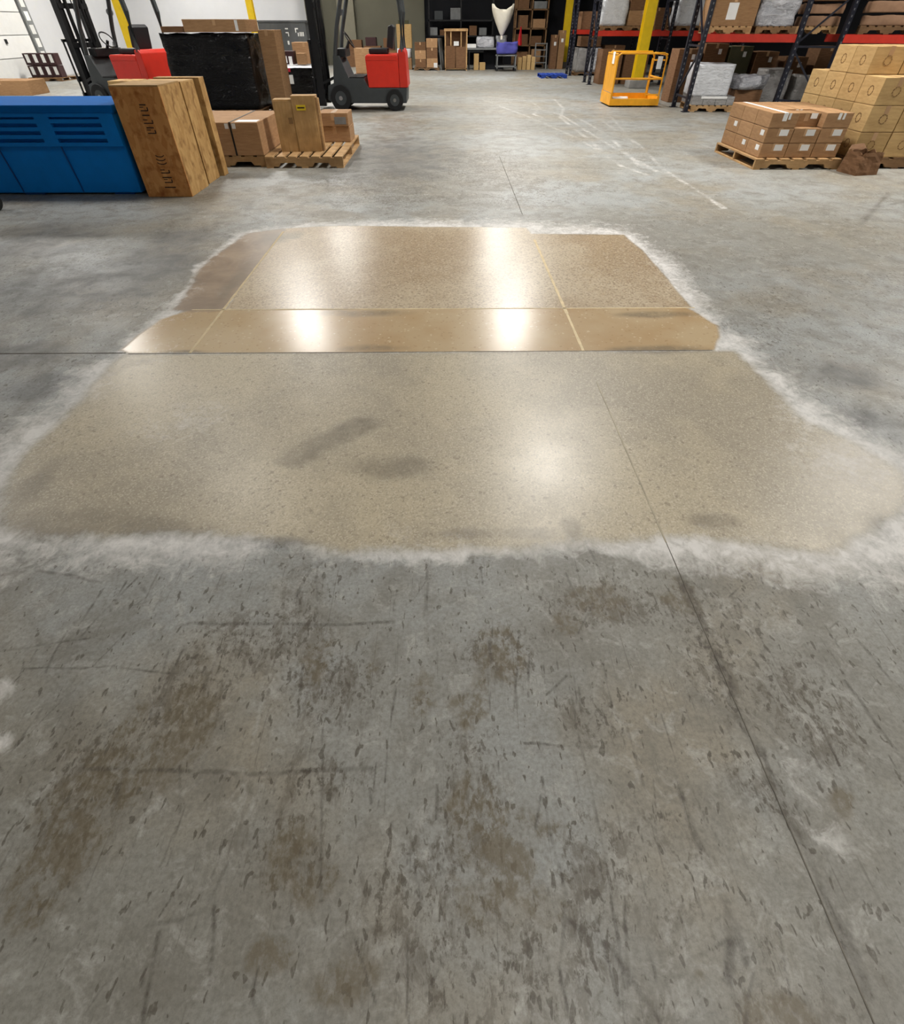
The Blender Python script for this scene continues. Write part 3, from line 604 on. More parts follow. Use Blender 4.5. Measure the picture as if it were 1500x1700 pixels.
# black wrapped load 2 with cartons on it
pallet('pallet under the low black wrapped load', -3.95, 17.95, 0, 1.15, 1.2, 0, 'wood_dark', h=.13)
L2 = wrapped('wrapped_load', 'low load wrapped in black film with red tag left of the forklift', -3.95, 17.95, .132, 1.08, 1.15, .55, 'blackwrap', 0, 8, .035)
sheet('top_sheet', L2, 'whitewrap', 0, 0, .585, 1.14, 1.2, 2, .012, .03)
bx('red_tag', 'redtag', L2, -.14, -.04, -.63, -.61, .48, .55); bx('paper_label', 'white', L2, -.12, .0, -.63, -.61, .24, .42)
carton('dark wine coloured carton with white labels on the low black load', -4.05, 17.75, .74, .3, .3, .26, 'carton_wine', labels=(('f', -.08, .1, .08, .14), ('f', .05, .08, .09, .16)), tape=None)
carton('small tan carton beside the dark wine carton on the low load', -3.72, 17.72, .74, .22, .3, .22, 'carton', tape=None)
carton('larger brown carton behind the small cartons on the low load', -3.68, 18.2, .74, .62, .45, .42, 'carton')
carton('slim black carton with pale top between the two black loads', -4.75, 18.6, 0, .22, .4, 1.02, 'carton_wine', tape='white')

# ------------------------------------------------------------------ forklifts (local +x points to the mast)
def forklift(label, loc, rz):
    o = thing('forklift', label, 'forklift', loc, rz, 'red forklifts')
    hw = .52
    ch = [(0.02, .14), (0, .42), (.9, .42), (1.0, .60), (1.35, .60), (1.52, .98), (1.66, .98), (1.72, .50), (1.86, .46), (1.9, .2), (1.75, .14)]
    B().prism(ch, -hw, hw).build('chassis', 'charcoal', o, .015)
    hood = B().prism([(.17, .425), (.17, .97), (.20, 1.0), (.90, 1.0), (.93, .95), (.90, .425)], -hw+.01, hw-.01).build('hood', 'red', o, .015)
    bx('lid', 'red', hood, .19, .92, -hw, hw, .90, .985, .01)
    cw = B().prism([(-.03, .425), (0, 1.03), (.04, 1.09), (.15, 1.09), (.165, 1.05), (.165, .425)], -hw+.005, hw-.005).build('counterweight', 'red', o, .015)
    bx('badge', 'black', cw, .06, .1, -hw-.0, -hw+.008, .95, 1.0)
    for sgn in (-1, 1):
        for nm, cx, r in (('front_wheel', 1.58, .24), ('rear_wheel', .30, .20)):
            yy = sgn*(hw-.03); y0, y1 = sorted((yy, yy+sgn*.07))
            wl = B().disc((cx, r), r, y0-.06, y1+.02, 28).build(nm, 'rubber', o, .012)
            e = (y0-.06 if sgn < 0 else y1+.02)
            B().disc((cx, r), r*.55, e-.006, e+.006, 20).build('rim', 'charcoal', wl); B().disc((cx, r), r*.18, e-.014, e+.014, 10).build('hub', 'steel', wl)
    # seat
    bx('seat_base', 'vinyl', o, .42, .86, -.25, .25, 1.0, 1.10, .03)
    B().prism([(.30, 1.08), (.24, 1.45), (.30, 1.50), (.38, 1.46), (.44, 1.12)], -.24, .24).build('seat_back', 'vinyl', o, .02)
    # steering
    B().tube([(1.5, 0, .95), (1.32, 0, 1.22)], .03).build('steering_column', 'black', o)
    ring = [(1.32+.17*math.cos(a)*.55, .17*math.sin(a), 1.24+.17*math.cos(a)*.75) for a in [i*math.pi/9 for i in range(19)]]
    B().tube(ring, .014, 6).build('steering_wheel', 'black', o)
    for yy in (-.3, -.24, -.18): B().tube([(1.42, yy, .98), (1.36, yy, 1.2)], .008, 6).build('lever', 'black', o)
    bx('dash', 'black', o, 1.38, 1.6, -.4, .4, .95, 1.1, .02)
    bx('step', 'rubber', o, 1.0, 1.34, -hw, hw, .60, .615)
    # overhead guard
    g = B()
    for yy in (-.47, .47):
        B().tube([(.08, yy, 1.05), (.06, yy, 1.7), (.12, yy, 2.10)], .055, 8).build('guard_post', 'charcoal', o)
        B().tube([(1.62, yy, .95), (1.52, yy, 1.4), (1.28, yy, 2.10)], .045, 8).build('guard_post', 'charcoal', o)
        g.bar((.1, yy, 2.12), (1.3, yy, 2.12), .05, .06)
    for i in range(7): g.bar((.12+i*.19, -.47, 2.12), (.12+i*.19, .47, 2.12), .03, .05)
    g.build('overhead_guard', 'charcoal', o)
    B().tube([(1.40, -.47, 1.75), (1.5, -.56, 1.72)], .012, 6).build('lamp_bracket', 'black', o)
    B().disc((1.52, 1.7), .06, -.62, -.52, 14).build('work_lamp', 'steel', o, .01)
    # mast
    for yy in (-.36, .36):
        bx('mast_rail', 'black', o, 1.98, 2.14, yy-.05, yy+.05, .08, 2.35)
        bx('inner_rail', 'black', o, 2.02, 2.12, yy*.74-.035, yy*.74+.035, .1, 2.3)
        B().tube([(1.95, yy*.55, .2), (1.95, yy*.55, 2.1)], .04, 10).build('lift_cylinder', 'black', o)
        B().bar((1.98, yy*1.16, .5), (1.66, yy*1.16, .62), .05).build('tilt_cylinder', 'black', o)
    for z in (.3, 1.1, 1.75, 2.3): bx('mast_crossbar', 'black', o, 1.96, 2.03, -.4, .4, z, z+.09)
    ca = bx('carriage', 'black', o, 2.15, 2.2, -.48, .48, .18, .3); bx('carriage_bar', 'black', ca, 2.15, 2.2, -.48, .48, .5, .6)
    for yy in (-.46, -.28, -.1, .1, .28, .46): bx('backrest_bar', 'black', ca, 2.16, 2.19, yy-.015, yy+.015, .3, 1.2)
    bx('backrest_bar', 'black', ca, 2.15, 2.2, -.48, .48, 1.2, 1.25)
    for yy in (-.26, .26):
        B().prism([(2.2, .06), (2.2, .6), (2.24, .6), (2.26, .11), (3.2, .075), (3.2, .06)], yy-.055, yy+.055).build('fork', 'black', o)
    for yy in (-.2, .05, .2): B().tube([(1.94, yy, .6), (1.9, yy, 1.4), (1.95, yy, 2.2)], .012, 6).build('hose', 'rubber', o)
    bx('paper_label', 'white', o, 2.05, 2.12, -.413, -.41, 1.3, 1.55)
    return o
forklift('red and charcoal forklift parked in the middle before the grey green wall', (-.87, 15.95, 0), 180)
forklift('red forklift at left with black mast, behind the blue bin', (-6.65, 15.75, 0), 161)

# left background
carton('brown carton lying beyond the blue bin near the dock door', -12.9, 19.6, 0, 1.6, .9, .33, 'carton')
carton('tan carton on the floor behind the stencilled crate', -7.0, 14.6, 0, .6, .6, .62, 'carton_tan')
pallet('dark pallet under the wine cartons by the dock door', -14.6, 24.75, 0, 1.2, 1.0, 0, 'wood_dark', h=.1)
for i in range(4):
    for k in range(2):
        carton('dark wine carton with white label, %s, %s stack from the dock door' % (('bottom layer', 'top layer')[k], ('first', 'second', 'third', 'fourth')[i]), -15.02+i*.28, 24.6, .102+k*.33, .27, .35, .32, 'carton_wine', group='dark cartons by the dock door', labels=(('f', 0, .18, .12, .22),), tape=None)
# grey steel container in front of the back wall
o = thing('steel_container', 'grey steel container with white lettering remains before the white wall', 'container', (-7.3, 31.6, 0))
M['cont'] = plain('container_grey', srgb(78, 80, 82), .6, var=.1)
bx('body', 'cont', o, -1.1, 1.05, 0, 1.4, .05, 1.55, .02); bx('rim', 'cont', o, -1.13, 1.08, -.03, 1.43, 1.55, 1.62)
for x in (-.7, .7): bx('skid', 'black', o, x-.1, x+.1, .05, 1.35, 0, .05)
k = B()
for (x, z) in ((.1, 1.22), (.55, 1.22)):
    k.box(x, x+.14, -.006, 0, z+.11, z+.15); k.box(x, x+.04, -.006, 0, z, z+.11) if x > .3 else k.box(x, x+.14, -.006, 0, z-.02, z+.02); k.box(x+.1, x+.14, -.006, 0, z-.12, z)
for x in (.74, .81, .88): k.box(x, x+.04, -.006, 0, 1.1, 1.24)
k.box(.12, .2, -.006, 0, .82, .95)
k.build('lettering', 'white', o)

# ------------------------------------------------------------------ far clutter along the back wall
def far(label, x, y, z, sx, sy, sz, mat='carton', rz=0, **kw): return carton(label, x, y, z, sx, sy, sz, mat, rz, **kw)
far('tall tan carton with olive top at the back beside the dark wall', -1.75, 31.2, .72, .66, .6, .78, 'carton_tan')
tag(bx('olive_board', 'olive', None, -2.0, -1.55, 30.95, 31.4, 1.503, 1.62), 'olive green slab lying on the tall tan carton', 'board')
wrapped('wrapped_bundle', 'white wrapped bundle under the tall tan carton', -1.78, 31.1, .40, .62, .6, .31, 'whitewrap', 0, 5, .02, cuts=6)
far('brown carton on the floor under the white wrapped bundle', -1.75, 31.1, 0, .6, .6, .39, 'carton')
pallet('low pallet under the two brown carton stacks at the back', -.75, 30.5, 0, 1.15, .9, 0, 'wood_dark', h=.09)
for i, hs in ((0, (.28, .3, .26)), (1, (.32, .34, .3))):
    z = .092
    for k, hh in enumerate(hs):
        far('brown carton, %s of the %s back stack' % (('bottom', 'middle', 'top')[k], ('left', 'right')[i]), -1.02+i*.52, 30.45, z, .49, .6, hh-.004, ('carton_dark', 'carton')[(i+k) % 2], labels=((('f', .15, .08, .16, .16),) if (i, k) == (1, 0) else ())); z += hh
o = thing('leaning_panel', 'thin grey panel leaning beside the wooden cabinet', 'panel', (-.1, 30.3, 0), -20); B().prism([(0, 0), (.03, 0), (-.12, 1.05), (-.15, 1.05)], 0, .5).build('sheet', 'grey', o)
o = thing('wooden_cabinet', 'open wooden cabinet frame with dark doors and white note at the back', 'cabinet', (.57, 30.0, 0))
for x in (-.5, .45): bx('post', 'wood', o, x, x+.05, 0, .05, 0, 1.36); bx('post', 'wood', o, x, x+.05, .5, .55, 0, 1.36)
bx('top_board', 'wood', o, -.52, .52, -.02, .57, 1.28, 1.36); bx('shelf_board', 'wood', o, -.5, .5, 0, .55, .04, .08)
for x in (-.25, .2): bx('slat', 'wood', o, x, x+.05, .02, .04, .68, 1.28)
bx('back_board', 'carton_dark', o, -.45, .45, .5, .53, .08, 1.28)
for x in (-.46, -.0): bx('door', 'carton_dark', o, x, x+.42, -.03, .0, .08, .78 if x > -.2 else .82)
bx('paper_note', 'white', o, -.1, .12, -.04, -.03, .82, .96)
o = thing('work_table', 'dark work table holding silver wrapped bundles at the back', 'table', (1.95, 30.6, 0))
bx('table_top', 'grey', o, -.85, .85, -.3, .5, .68, .74)
for x in (-.8, .75): bx('leg', 'black', o, x, x+.05, -.28, -.23, 0, .68); bx('leg', 'black', o, x, x+.05, .43, .48, 0, .68)
bx('back_panel', 'wall_d', o, -.1, .75, .2, .24, 0, .68)
wrapped('wrapped_bundle', 'silver wrapped bundle standing on the dark work table', 1.9, 30.7, .742, .75, .5, .36, 'silver', 0, 6, .04, cuts=7)
wrapped('wrapped_bundle', 'clear wrapped bundle at the right end of the dark work table', 2.62, 30.75, .742, .42, .4, .38, 'whitewrap', 0, 9, .04, cuts=7)
far('white tray at the left end of the dark work table', 1.28, 30.6, .742, .4, .4, .12, 'white', tape=None)
far('upright tan carton under the dark work table', 1.5, 30.45, 0, .22, .3, .55, 'carton_tan', tape=None)
far('low tan carton under the dark work table', 1.78, 30.4, 0, .26, .3, .26, 'carton_tan', tape=None)
# hanging white bag
bm = bmesh.new(); rings = []
for i in range(13):
    f = i/12; z = 2.02-.9*f
    for k in range(20):
        a = k/20*2*math.pi; rad = .45*(1-f**1.5*.93)*(1+.10*math.sin(a*5+f*2)*(1-f))
        bm.verts.new((rad*math.cos(a), rad*.75*math.sin(a), z+(.10*math.cos(2*a) if i == 0 else 0)-(.0)))
bm.verts.ensure_lookup_table()
for i in range(12):
    for k in range(20): bm.faces.new([bm.verts[i*20+k], bm.verts[i*20+(k+1) % 20], bm.verts[(i+1)*20+(k+1) % 20], bm.verts[(i+1)*20+k]])
bm.faces.new([bm.verts[12*20+k] for k in range(20)])
me = bpy.data.meshes.new('cloth'); bm.to_mesh(me); bm.free(); me.shade_smooth(); me.materials.append(M['bag'])
o = thing('dust_bag', 'white funnel shaped cloth bag hanging above the work table', 'bag', (2.57, 30.0, 0))
q = bpy.data.objects.new('cloth', me); C.objects.link(q); q.parent = o; so = q.modifiers.new('s', 'SOLIDIFY'); so.thickness = .01
B().tube([(0, 0, 1.14), (0, 0, 1.02)], .05).build('outlet', 'bag', o)
for sgn in (-1, 1): B().tube([(sgn*.42, 0, 2.05), (sgn*.3, 0, 4.0), (sgn*.3, 0, 6.8)], .008, 5).build('hanging_cord', 'strap', o)
# cart with blue cloth
o = thing('utility_cart', 'grey wheeled cart under a blue cloth at the back', 'cart', (2.78, 29.4, 0))
for x in (-.42, .38):
    for y in (0, .5): bx('post', 'grey', o, x, x+.04, y, y+.04, .1, .55); B().disc((x+.02, .05), .05, y, y+.03, 10).build('wheel', 'rubber', o)
bx('shelf', 'grey', o, -.45, .45, 0, .55, .14, .18); bx('shelf', 'grey', o, -.45, .45, 0, .55, .5, .54)
wrapped('folded_cloth', 'bunched blue cloth lying on the grey wheeled cart', 2.78, 29.65, .57, .78, .5, .36, 'cloth_blue', 0, 4, .07, cuts=7, cat='cloth')
for i in range(4): far('small upright tan carton, %s from the wheeled cart' % ('first', 'second', 'third', 'fourth')[i], 3.5+i*.2, 30.6, 0, .17, .4, (.42, .46, .5, .44)[i], 'carton_tan', group='small tan cartons at the back', tape=None)
# far wooden shelving
o = thing('storage_shelf', 'wooden storage shelf with dark bays at the back beside the ladder', 'shelf', (4.1, 32.2, 0))
for x in (-.75, -.02, .7): bx('post', 'wood_dark', o, x, x+.06, 0, .06, 0, 3.0); bx('post', 'wood_dark', o, x, x+.06, .7, .76, 0, 3.0)
for z in (.1, .75, 1.32, 1.95, 2.6): bx('shelf_board', 'wood_dark', o, -.75, .76, 0, .76, z, z+.05)
bx('back_board', 'wall_d', o, -.75, .76, .77, .79, 0, 3)
for k, (x, z, sx, sz, mt) in enumerate(((3.75, .801, .5, .36, 'carton_dark'), (4.47, 1.371, .58, .3, 'carton'), (3.75, 1.371, .4, .42, 'carton_dark'), (4.4, .801, .5, .3, 'carton_dark'), (4.47, 2.001, .58, .24, 'grey'), (3.7, 2.001, .5, .4, 'carton_dark'), (3.8, .151, .5, .4, 'carton_dark'), (4.45, .151, .45, .5, 'carton'))):
    far('%s carton on the wooden storage shelf, %s' % (('low', 'wide', 'tall', 'flat', 'grey', 'high', 'dark', 'square')[k], ('second shelf left', 'third shelf right', 'third shelf left', 'second shelf right', 'fourth shelf right', 'fourth shelf left', 'bottom shelf left', 'bottom shelf right')[k]), x, 32.55, z, sx, .6, sz, mt, tape=None)
o = thing('red_cloth', 'red cloth hanging on the front of the wooden storage shelf', 'cloth', (3.6, 31.9, 0))
B().add([(-.02, 0, 1.42), (.03, .03, 1.42), (-.12, 0, .85), (.10, .04, .8), (0, -.06, .78), (.0, .09, .82)], [(0, 1, 3, 4), (0, 4, 2), (0, 2, 5, 1), (1, 5, 3), (2, 4, 3, 5)]).build('fabric', 'cloth_red', o)
B().tube([(0, .03, 1.42), (0, .28, 1.42)], .012, 6).build('peg', 'steel', o)
o = thing('step_ladder', 'grey metal step stool ladder left of the far yellow column', 'ladder', (4.55, 31.0, 0))
for x in (-.27, .24): B().bar((x, 0, 0), (x, .35, .88), .04).build('rail', 'grey', o); B().bar((x, .75, 0), (x, .38, .88), .03).build('back_leg', 'grey', o)
for k in range(4): bx('tread', 'grey', o, -.27, .27, .06+.085*k, .28+.085*k, .2+.215*k, .23+.215*k)
for i, (x, h_, mt) in enumerate(((5.1, 1.15, 'carton_dark'), (5.42, 1.3, 'carton'))):
    far('tall %s carton left of the far yellow column' % ('dark brown', 'brown')[i], x, 31.2, 0, .28, .5, h_, mt, labels=(('f', 0, h_*.75, .1, .12),))
far('dim grey box on the dark wall shelf above the cabinet', .62, 33.9, 1.65, .5, .5, .4, 'grey', tape=None)
far('smaller dim grey box at left on the dark wall shelf', -.2, 33.9, 1.65, .4, .5, .3, 'charcoal', tape=None)
o = thing('wall_shelf', 'dark shelf unit with odds and ends against the navy wall', 'shelf', (.9, 33.6, 0))
for x in (-1.6, -.05, 1.5): bx('post', 'black', o, x, x+.05, 0, .05, 0, 2.6); bx('post', 'black', o, x, x+.05, .7, .75, 0, 2.6)
for z in (.5, 1.05, 1.6): bx('shelf_board', 'black', o, -1.6, 1.55, 0, .75, z, z+.05)
for i in range(6):
    far('small dark carton on the dark wall shelf, %s from left' % ('first', 'second', 'third', 'fourth', 'fifth', 'sixth')[i], -.45+i*.48, 33.9, 1.101, .36, .4, random.uniform(.2, .4), ('grey', 'carton_dark', 'carton_dark', 'carton', 'carton_dark', 'grey')[i], tape=None)
# blue pallet
pallet('flat blue plastic pallet on the floor before the far yellow column', 4.28, 25.9, 0, 1.0, 1.1, 0, 'blue_p', None, .11, 6, 'plastic_pallet')
# things seen through the forklift
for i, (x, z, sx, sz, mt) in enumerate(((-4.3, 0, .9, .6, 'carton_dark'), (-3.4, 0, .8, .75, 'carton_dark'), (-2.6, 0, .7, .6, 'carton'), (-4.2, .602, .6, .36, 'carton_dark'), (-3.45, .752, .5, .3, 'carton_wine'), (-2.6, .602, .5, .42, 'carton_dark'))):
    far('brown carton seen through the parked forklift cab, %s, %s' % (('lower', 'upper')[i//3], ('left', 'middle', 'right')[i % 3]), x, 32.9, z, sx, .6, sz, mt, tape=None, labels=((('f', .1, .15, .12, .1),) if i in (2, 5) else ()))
far('lit orange brown carton just behind the forklift dashboard', -2.35, 20.0, .45, .5, .5, .55, 'carton'); far('brown carton under the lit carton behind the forklift', -2.35, 20.0, 0, .6, .6, .445, 'carton_dark')

# ------------------------------------------------------------------ yellow safety cage
o = thing('safety_cage', 'yellow lift platform cage with railings and amber side panel', 'cage', (4.2, 16.1, 0))
Wd, Dd, Ht = 1.22, 1.02, 1.0
bx('base_tray', 'yellow_c', o, 0, Wd, 0, Dd, .05, .09); bx('toe_board', 'yellow_c', o, 0, Wd, -.012, 0, .03, .16); bx('toe_board', 'yellow_c', o, 0, Wd, Dd, Dd+.012, .03, .2)
bx('toe_board', 'yellow_c', o, -.012, 0, 0, Dd, .03, .26); bx('toe_board', 'yellow_c', o, Wd, Wd+.012, 0, Dd, .03, .2)
for x in (.25, .8): bx('fork_pocket', 'black', o, x, x+.2, .02, Dd-.02, 0, .05)
rr = .02
for (x, y) in ((0.02, .02), (0.02, Dd-.02), (Wd-.02, .02), (Wd-.02, Dd-.02)): B().tube([(x, y, .09), (x, y, Ht-.06)], rr).build('post', 'yellow_c', o)
def rail(a, b, z): B().tube([(*a, z), (*b, z)], rr).build('rail', 'yellow_c', o)
B().tube([(.02, .02, Ht-.1), (.035, .02, Ht-.04), (.09, .02, Ht), (Wd-.09, .02, Ht), (Wd-.035, .02, Ht-.04), (Wd-.02, .02, Ht-.1)], rr).build('top_rail', 'yellow_c', o)
B().tube([(.02, Dd-.02, Ht-.1), (.09, Dd-.02, Ht), (Wd-.09, Dd-.02, Ht), (Wd-.02, Dd-.02, Ht-.1)], rr).build('top_rail', 'yellow_c', o)
rail((.02, .02), (Wd-.02, .02), .54); rail((.02, .02), (.02, Dd-.02), Ht-.02); rail((Wd-.02, .02), (Wd-.02, Dd-.02), Ht-.02); rail((Wd-.02, .02), (Wd-.02, Dd-.02), .54)
bx('side_panel', 'yellow_c', o, .008, .014, .03, Dd-.03, .27, Ht-.03)
g_ = B()
g_.tube([(Wd-.36, .03, .2), (Wd-.36, .03, Ht-.08)], .014); g_.tube([(Wd-.36, .03, .24), (Wd-.05, .03, .24)], .014); g_.tube([(Wd-.36, .03, Ht-.12), (Wd-.05, .03, Ht-.12)], .014)
g_.build('gate_frame', 'yellow_c', o)
bx('warning_label', 'white', o, Wd-.24, Wd-.12, .0, .004, .72, .95); bx('warning_label', 'white', o, -.004, .004, .25, .45, .8, 1.02)
tag(wrapped('paper_scrap', 'crumpled pale paper lying on the cage tray', 4.55, 16.55, .091, .3, .25, .07, 'white', 20, 3, .04, cuts=5, cat='paper'))

# ------------------------------------------------------------------ pallet racks
def rack(label, posts, beams, loc=(0, 0, 0), hgt=3.4):
    """posts: list of frames ((xf,yf),(xb,yb)); beams: list of (p,q,z)"""
    o = thing('pallet_rack', label, 'rack', loc, 0, 'dark blue pallet racks')
    for (f, b_) in posts:
        for p in (f, b_):
            po = bx('upright_post', 'rackblue', o, p[0]-.045, p[0]+.045, p[1]-.04, p[1]+.04, 0, hgt)
            hb = B()
            for k in range(int(hgt/.1)-1): hb.box(p[0]-.012, p[0]+.012, p[1]-.0425, p[1]-.0405, .1+k*.1, .135+k*.1)
            hb.build('slot_light_dots', 'slot_light', po)['kind'] = 'stuff'
            bx('base_plate', 'rackblue', po, p[0]-.08, p[0]+.08, p[1]-.08, p[1]+.08, 0, .012)
        z = .25; flip = 0
        while z < hgt-.9:
            a, c = (f, b_) if flip else (b_, f)
            B().bar((*f, z), (*b_, z), .035).build('brace', 'rackblue', o)
            B().bar((*a, z+.03), (*c, z+.85), .035).build('brace', 'rackblue', o); z += .9; flip ^= 1
    for (p, q_, z) in beams: B().bar((*p, z), (*q_, z), .05, .13).build('rack_beam', 'rackred', o)
    return o
M['slot_light'] = plain('post_slot_light', srgb(104, 104, 108), .6)  # pale squares: light coming through the post slots, painted as colour
BZ = 1.28; BT = BZ+.067
# nearest rack
P1, P2, P3, P4 = (5.78, 15.1), (7.68, 14.72), (8.42, 14.35), (10.4, 13.3)
def back(p, d=1.0): return (p[0]+.05, p[1]+d)
rack('nearest dark blue rack with red beams behind the labelled carton pallet', [(P1, back(P1)), (P2, P3), (P4, back(P4))],
     [(P1, P2, BZ), (back(P1), (7.9, 15.75), BZ), (P3, P4, BZ), ((8.6, 15.3), back(P4), BZ), ((P1[0], P1[1]), P2, 2.75), (P3, P4, 2.75)])
# second rack
Q = [(5.05, 22.6), (7.5, 22.6), (10.0, 22.6)]
rack('second dark blue rack behind the yellow column and cage', [(p, back(p, 1.05)) for p in Q],
     [(Q[0], Q[1], BZ), (Q[1], Q[2], BZ), (back(Q[0], 1.05), back(Q[1], 1.05), BZ), (back(Q[1], 1.05), back(Q[2], 1.05), BZ)])
T3 = [(5.15, 26.8), (7.7, 26.8), (10.2, 26.8)]
rack('third dark blue rack farthest back beside the far yellow column', [(p, back(p, 1.05)) for p in T3],
     [(T3[0], T3[1], BZ), (T3[1], T3[2], BZ), (back(T3[0], 1.05), back(T3[1], 1.05), BZ), (back(T3[1], 1.05), back(T3[2], 1.05), BZ)])
# nearest rack: lower level
pallet('pallet under the white wrapped load in the nearest rack', 6.44, 15.6, 0, .96, 1.0, -5, 'wood', h=.12)
o = thing('wrapped_load', 'grey wrapped base layer under the white wrapped load', 'load', (6.44, 15.6, .121), -5)
bx('block', 'greywrap', o, -.48, .48, -.48, .48, 0, .16, .01); bx('lip', 'white', o, -.3, .3, -.49, -.48, .12, .165)
for x in (-.24, 0.05, .3): bx('seam', 'black', o, x, x+.006, -.484, -.48, 0, .16)
wrapped('wrapped_load', 'white film wrapped load in the nearest rack beside the post', 6.34, 15.6, .285, .82, .9, .56, 'whitewrap', -5, 12, .015)
pallet('pallet under the torn silver bundle in the nearest rack', 7.37, 15.75, 0, .68, .9, -8, 'wood', h=.12)
carton('open brown carton under the torn silver bundle', 7.35, 15.7, .121, .62, .6, .26, 'carton_dark', tape=None, rz=-8)
wrapped('wrapped_bundle', 'torn silver film bundle on the open brown carton', 7.33, 15.65, .385, .62, .55, .24, 'silver', 10, 15, .08, cuts=9)
wrapped('wrapped_load', 'grey wrapped load behind the second rack post, left piece', 8.17, 16.2, 0, .6, .7, .72, 'greywrap', -6, 18, .03)
wrapped('wrapped_load', 'grey wrapped load behind the second rack post, right piece', 8.95, 15.9, 0, .7, .7, .62, 'greywrap', -10, 21, .04)
# lower level, back: dark cartons on the floor behind
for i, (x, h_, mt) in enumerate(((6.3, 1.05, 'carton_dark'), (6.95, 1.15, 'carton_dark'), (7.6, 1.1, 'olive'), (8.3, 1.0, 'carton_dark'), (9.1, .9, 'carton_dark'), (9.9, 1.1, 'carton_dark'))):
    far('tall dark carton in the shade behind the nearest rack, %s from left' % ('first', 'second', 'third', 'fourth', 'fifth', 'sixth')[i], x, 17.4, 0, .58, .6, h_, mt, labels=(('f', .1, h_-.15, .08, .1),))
# nearest rack: upper level
an = -11
pallet('pallet on the red beam under the big labelled brown carton', 6.36, 15.55, BT, .92, 1.0, an, 'wood', h=.12)
carton('big brown carton with white sheet label on the red beam', 6.36, 15.55, BT+.121, .98, .9, .46, 'carton', an, labels=(('f', -.02, .23, .2, .26),))
carton('upper brown carton stacked on the big labelled carton', 6.4, 15.6, BT+.585, .9, .8, .4, 'carton', an)
pallet('pallet on the red beam under the silver wrapped stack', 7.28, 15.32, BT, .8, 1.0, an, 'wood_dark', h=.12)
wrapped('wrapped_stack', 'silver film wrapped stack on the red beam', 7.26, 15.32, BT+.121, .74, .8, .44, 'silver', an, 24, .05)
carton('dark carton on top of the silver wrapped stack', 7.2, 15.35, BT+.60, .6, .6, .4, 'carton_dark', an)
pallet('pallet of sacks at beam height between the two blue posts', 8.22, 15.25, BT-.0, .8, .9, -20, 'wood', h=.12)
for k in range(4): wrapped('paper_sack', 'brown paper sack between the two blue posts, %s' % ('lowest', 'second up', 'third up', 'topmost')[k], 8.22, 15.2, BT+.121+k*.19, .78-.04*k, .75, .15, 'bagbrown', -20+5*k, 30+k, .03, 'brown sacks between the posts', 7, 'sack')
pallet('pallet of sacks on the far right red beam', 9.3, 14.4, BT, 1.0, .9, -28, 'wood_dark', h=.13)
for k in range(4): wrapped('paper_sack', 'brown paper sack on the far right red beam, %s' % ('lowest', 'second up', 'third up', 'topmost')[k], 9.3, 14.4, BT+.131+k*.19, .98, .8, .15, 'bagbrown', -28+4*k, 40+k, .03, 'brown sacks at far right', 7, 'sack')
# second rack loads
for i, (x, sx, sz, mt) in enumerate(((5.6, .8, .62, 'whitewrap'), (6.5, .9, .8, None), (7.0, .01, .1, None), (8.1, .9, .8, 'whitewrap'), (9.2, .9, .7, None))):
    if sx < .1: continue
    nm = ('first', 'second', '', 'third', 'fourth')[i]
    pallet('pallet on the second rack beam, %s from the aisle' % nm, x, 23.1, BT, .9, 1.0, 0, 'wood_dark', h=.11)
    if mt: wrapped('wrapped_load', 'pale wrapped load on the second rack beam, %s from the aisle' % nm, x, 23.1, BT+.112, sx, .8, sz, mt, 0, 50+i, .03, cuts=8)
    else:
        for k in range(2): far('brown carton on the second rack beam, %s from the aisle, %s' % (nm, ('lower', 'upper')[k]), x, 23.1, BT+.112+k*.36, sx, .8, .355, ('carton', 'carton_dark')[k], labels=(('f', .1, .2, .12, .1),))
for i, (x, sx, sz, mt) in enumerate(((5.75, .7, .9, 'carton_dark'), (6.6, .8, .85, 'carton_dark'), (7.02, .01, .7, 'carton'), (8.4, .8, .9, 'carton_dark'), (9.3, .8, .8, 'carton_dark'))):
    if sx < .1: continue
    far('brown carton on the floor under the second rack, %s from the aisle' % ('first', 'second', 'third', 'fourth', 'fifth')[i], x, 23.15, 0, sx, .8, sz, mt)
# third rack loads
pallet('pallet under the two silver wrapped loads in the third rack', 5.86, 27.3, 0, 1.1, .9, 0, 'wood_dark', h=.1)
for i, x in enumerate((5.6, 6.13)): wrapped('wrapped_load', 'silver wrapped load in the third rack, %s' % ('nearer the aisle', 'second from the aisle')[i], x, 27.3, .102, .42, .8, .72, ('greywrap', 'silver')[i], 0, 60+i, .03, cuts=8)
for i, (x, z, sx, sz, mt) in enumerate(((5.78, BT, .8, .5, 'carton_dark'), (6.72, BT, .9, .6, 'carton'), (6.85, 0, .8, .9, 'carton_dark'), (8.3, BT, .9, .6, 'carton_dark'), (5.86, .86, .8, .3, 'carton_dark'))):
    far('brown carton in the third rack, %s' % ('on the beam by the aisle', 'on the beam, second from the aisle', 'on the floor', 'on the beam, farthest right', 'above the silver loads')[i], x, 27.3, z if z else 0, sx, .8, sz, mt)

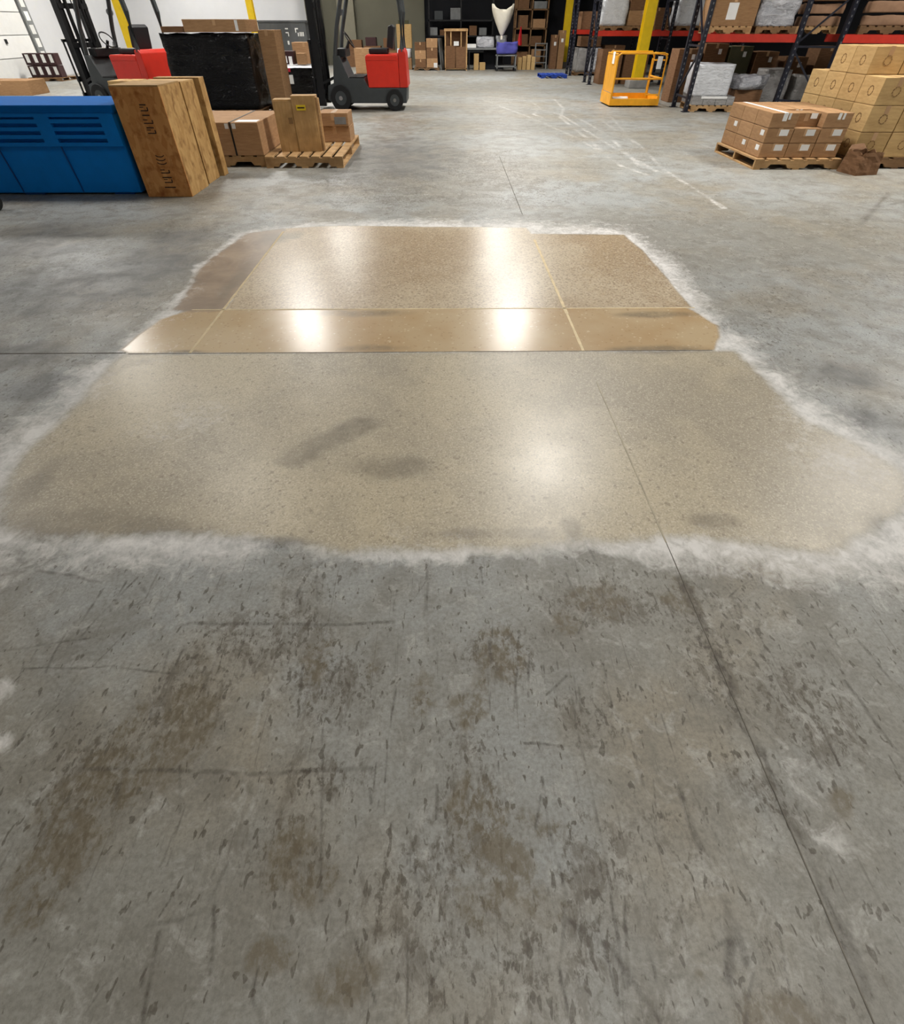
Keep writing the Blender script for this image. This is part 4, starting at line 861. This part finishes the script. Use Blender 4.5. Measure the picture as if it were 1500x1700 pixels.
# ------------------------------------------------------------------ labelled cartons on pallet, right foreground
pallet('pale pallet under the labelled brown cartons at right', 5.08, 9.22, 0, 1.24, 1.42, 0, 'wood', h=.125)
wx_, wy_, wz_ = .37, .44, .168
rows = ('front row', 'middle row', 'back row'); lay = ('bottom layer', 'middle layer', 'top layer'); cols = ('left', 'centre', 'right')
for k in range(3):
    for j in range(3):
        for i in range(3):
            if i > 0 and j > 0 and k < 2: continue
            sb = (k == 2 and i == 1 and j == 0)
            lb = [('f', .06, .12, .12, .07)]
            if k == 2: lb = [('f', .0, .13, .04, .07), ('f', .06, .13, .03, .07)]
            if (i, j, k) in ((0, 2, 1), (0, 0, 1), (0, 1, 0), (0, 0, 0)): lb.append(('l', -.1, .11, .1, .06))
            if sb: lb = [('f', .1, .12, .09, .06)]
            carton('labelled brown carton on pale pallet, %s, %s, %s' % (lay[k], rows[j], cols[i]), 4.52+wx_/2+i*(wx_+.006), 8.60+wy_/2+j*(wy_+.006)+(.07 if sb else 0), .126+k*(wz_+.002), wx_, wy_-(.14 if sb else 0), wz_-(.015 if sb else 0), 'carton', group='labelled cartons on the pale pallet', labels=lb, tape='white' if (k, i) == (2, 0) else 'tape')
# ------------------------------------------------------------------ big tan carton pile
pallet('dark pallet under the tan carton pile at the right edge', 6.55, 9.45, 0, 1.5, 1.8, 0, 'wood_dark', h=.13)
cw_, cd_, ch_ = .44, .45, .288
for k in range(4):
    for j in range(4):
        for i in range(3):
            if k == 3 and (j == 0 or i == 2 and j > 1): continue
            if k == 3 and j == 3: continue
            if k == 2 and j == 3 and i > 0: continue
            if i > 0 and j > 0 and k < 2: continue
            lg = [('f', 0, ch_/2, .05)] + ([('l', -.02, ch_/2, .05)] if i == 0 else [])
            carton('tan carton in the tall right pile, %s layer, %s row from front, %s' % (('first', 'second', 'third', 'fourth')[k], ('first', 'second', 'third', 'fourth')[j], cols[i]),
                   5.84+cw_/2+i*(cw_+.01)+random.uniform(-.002, .002), 8.58+cd_/2+j*(cd_+.008), .131+k*(ch_+.002), cw_, cd_, ch_, 'carton_tan', random.uniform(-.3, .3), 'tan cartons in the right pile', logo=lg)
# crumpled carton on the floor
bm = bmesh.new(); bmesh.ops.create_cube(bm, size=1); bmesh.ops.subdivide_edges(bm, edges=bm.edges, cuts=6, use_grid_fill=True)
top = [f for f in bm.faces if f.calc_center_median().z > .49]; bmesh.ops.delete(bm, geom=top, context='FACES')
for v_ in bm.verts:
    p = v_.co; n = mnoise.noise(Vector((p.x*4, p.y*4+3, p.z*4)))
    fl_ = 1-.14*(p.z+.5)
    p.x = p.x*.36*fl_+.014*n; p.y = p.y*.34*fl_+.014*n; p.z = (p.z+.5)*.25+(.04*n if p.z > .4 else 0)
me = bpy.data.meshes.new('body'); bm.to_mesh(me); bm.free(); me.materials.append(M['carton_dark'])
o = thing('crumpled_carton', 'small crumpled open brown carton on the floor before the tan pile', 'box', (5.83, 8.28, 0), 12)
q = bpy.data.objects.new('body', me); C.objects.link(q); q.parent = o; so = q.modifiers.new('s', 'SOLIDIFY'); so.thickness = .006
B().add([(-.15, .15, .25), (.15, .15, .25), (.12, .2, .31), (-.08, .2, .30), (-.15, .156, .25), (.15, .156, .25), (.12, .206, .31), (-.08, .206, .30)], [(0, 1, 2, 3), (7, 6, 5, 4), (0, 4, 5, 1), (1, 5, 6, 2), (2, 6, 7, 3), (3, 7, 4, 0)]).build('flap', 'carton_dark', o)
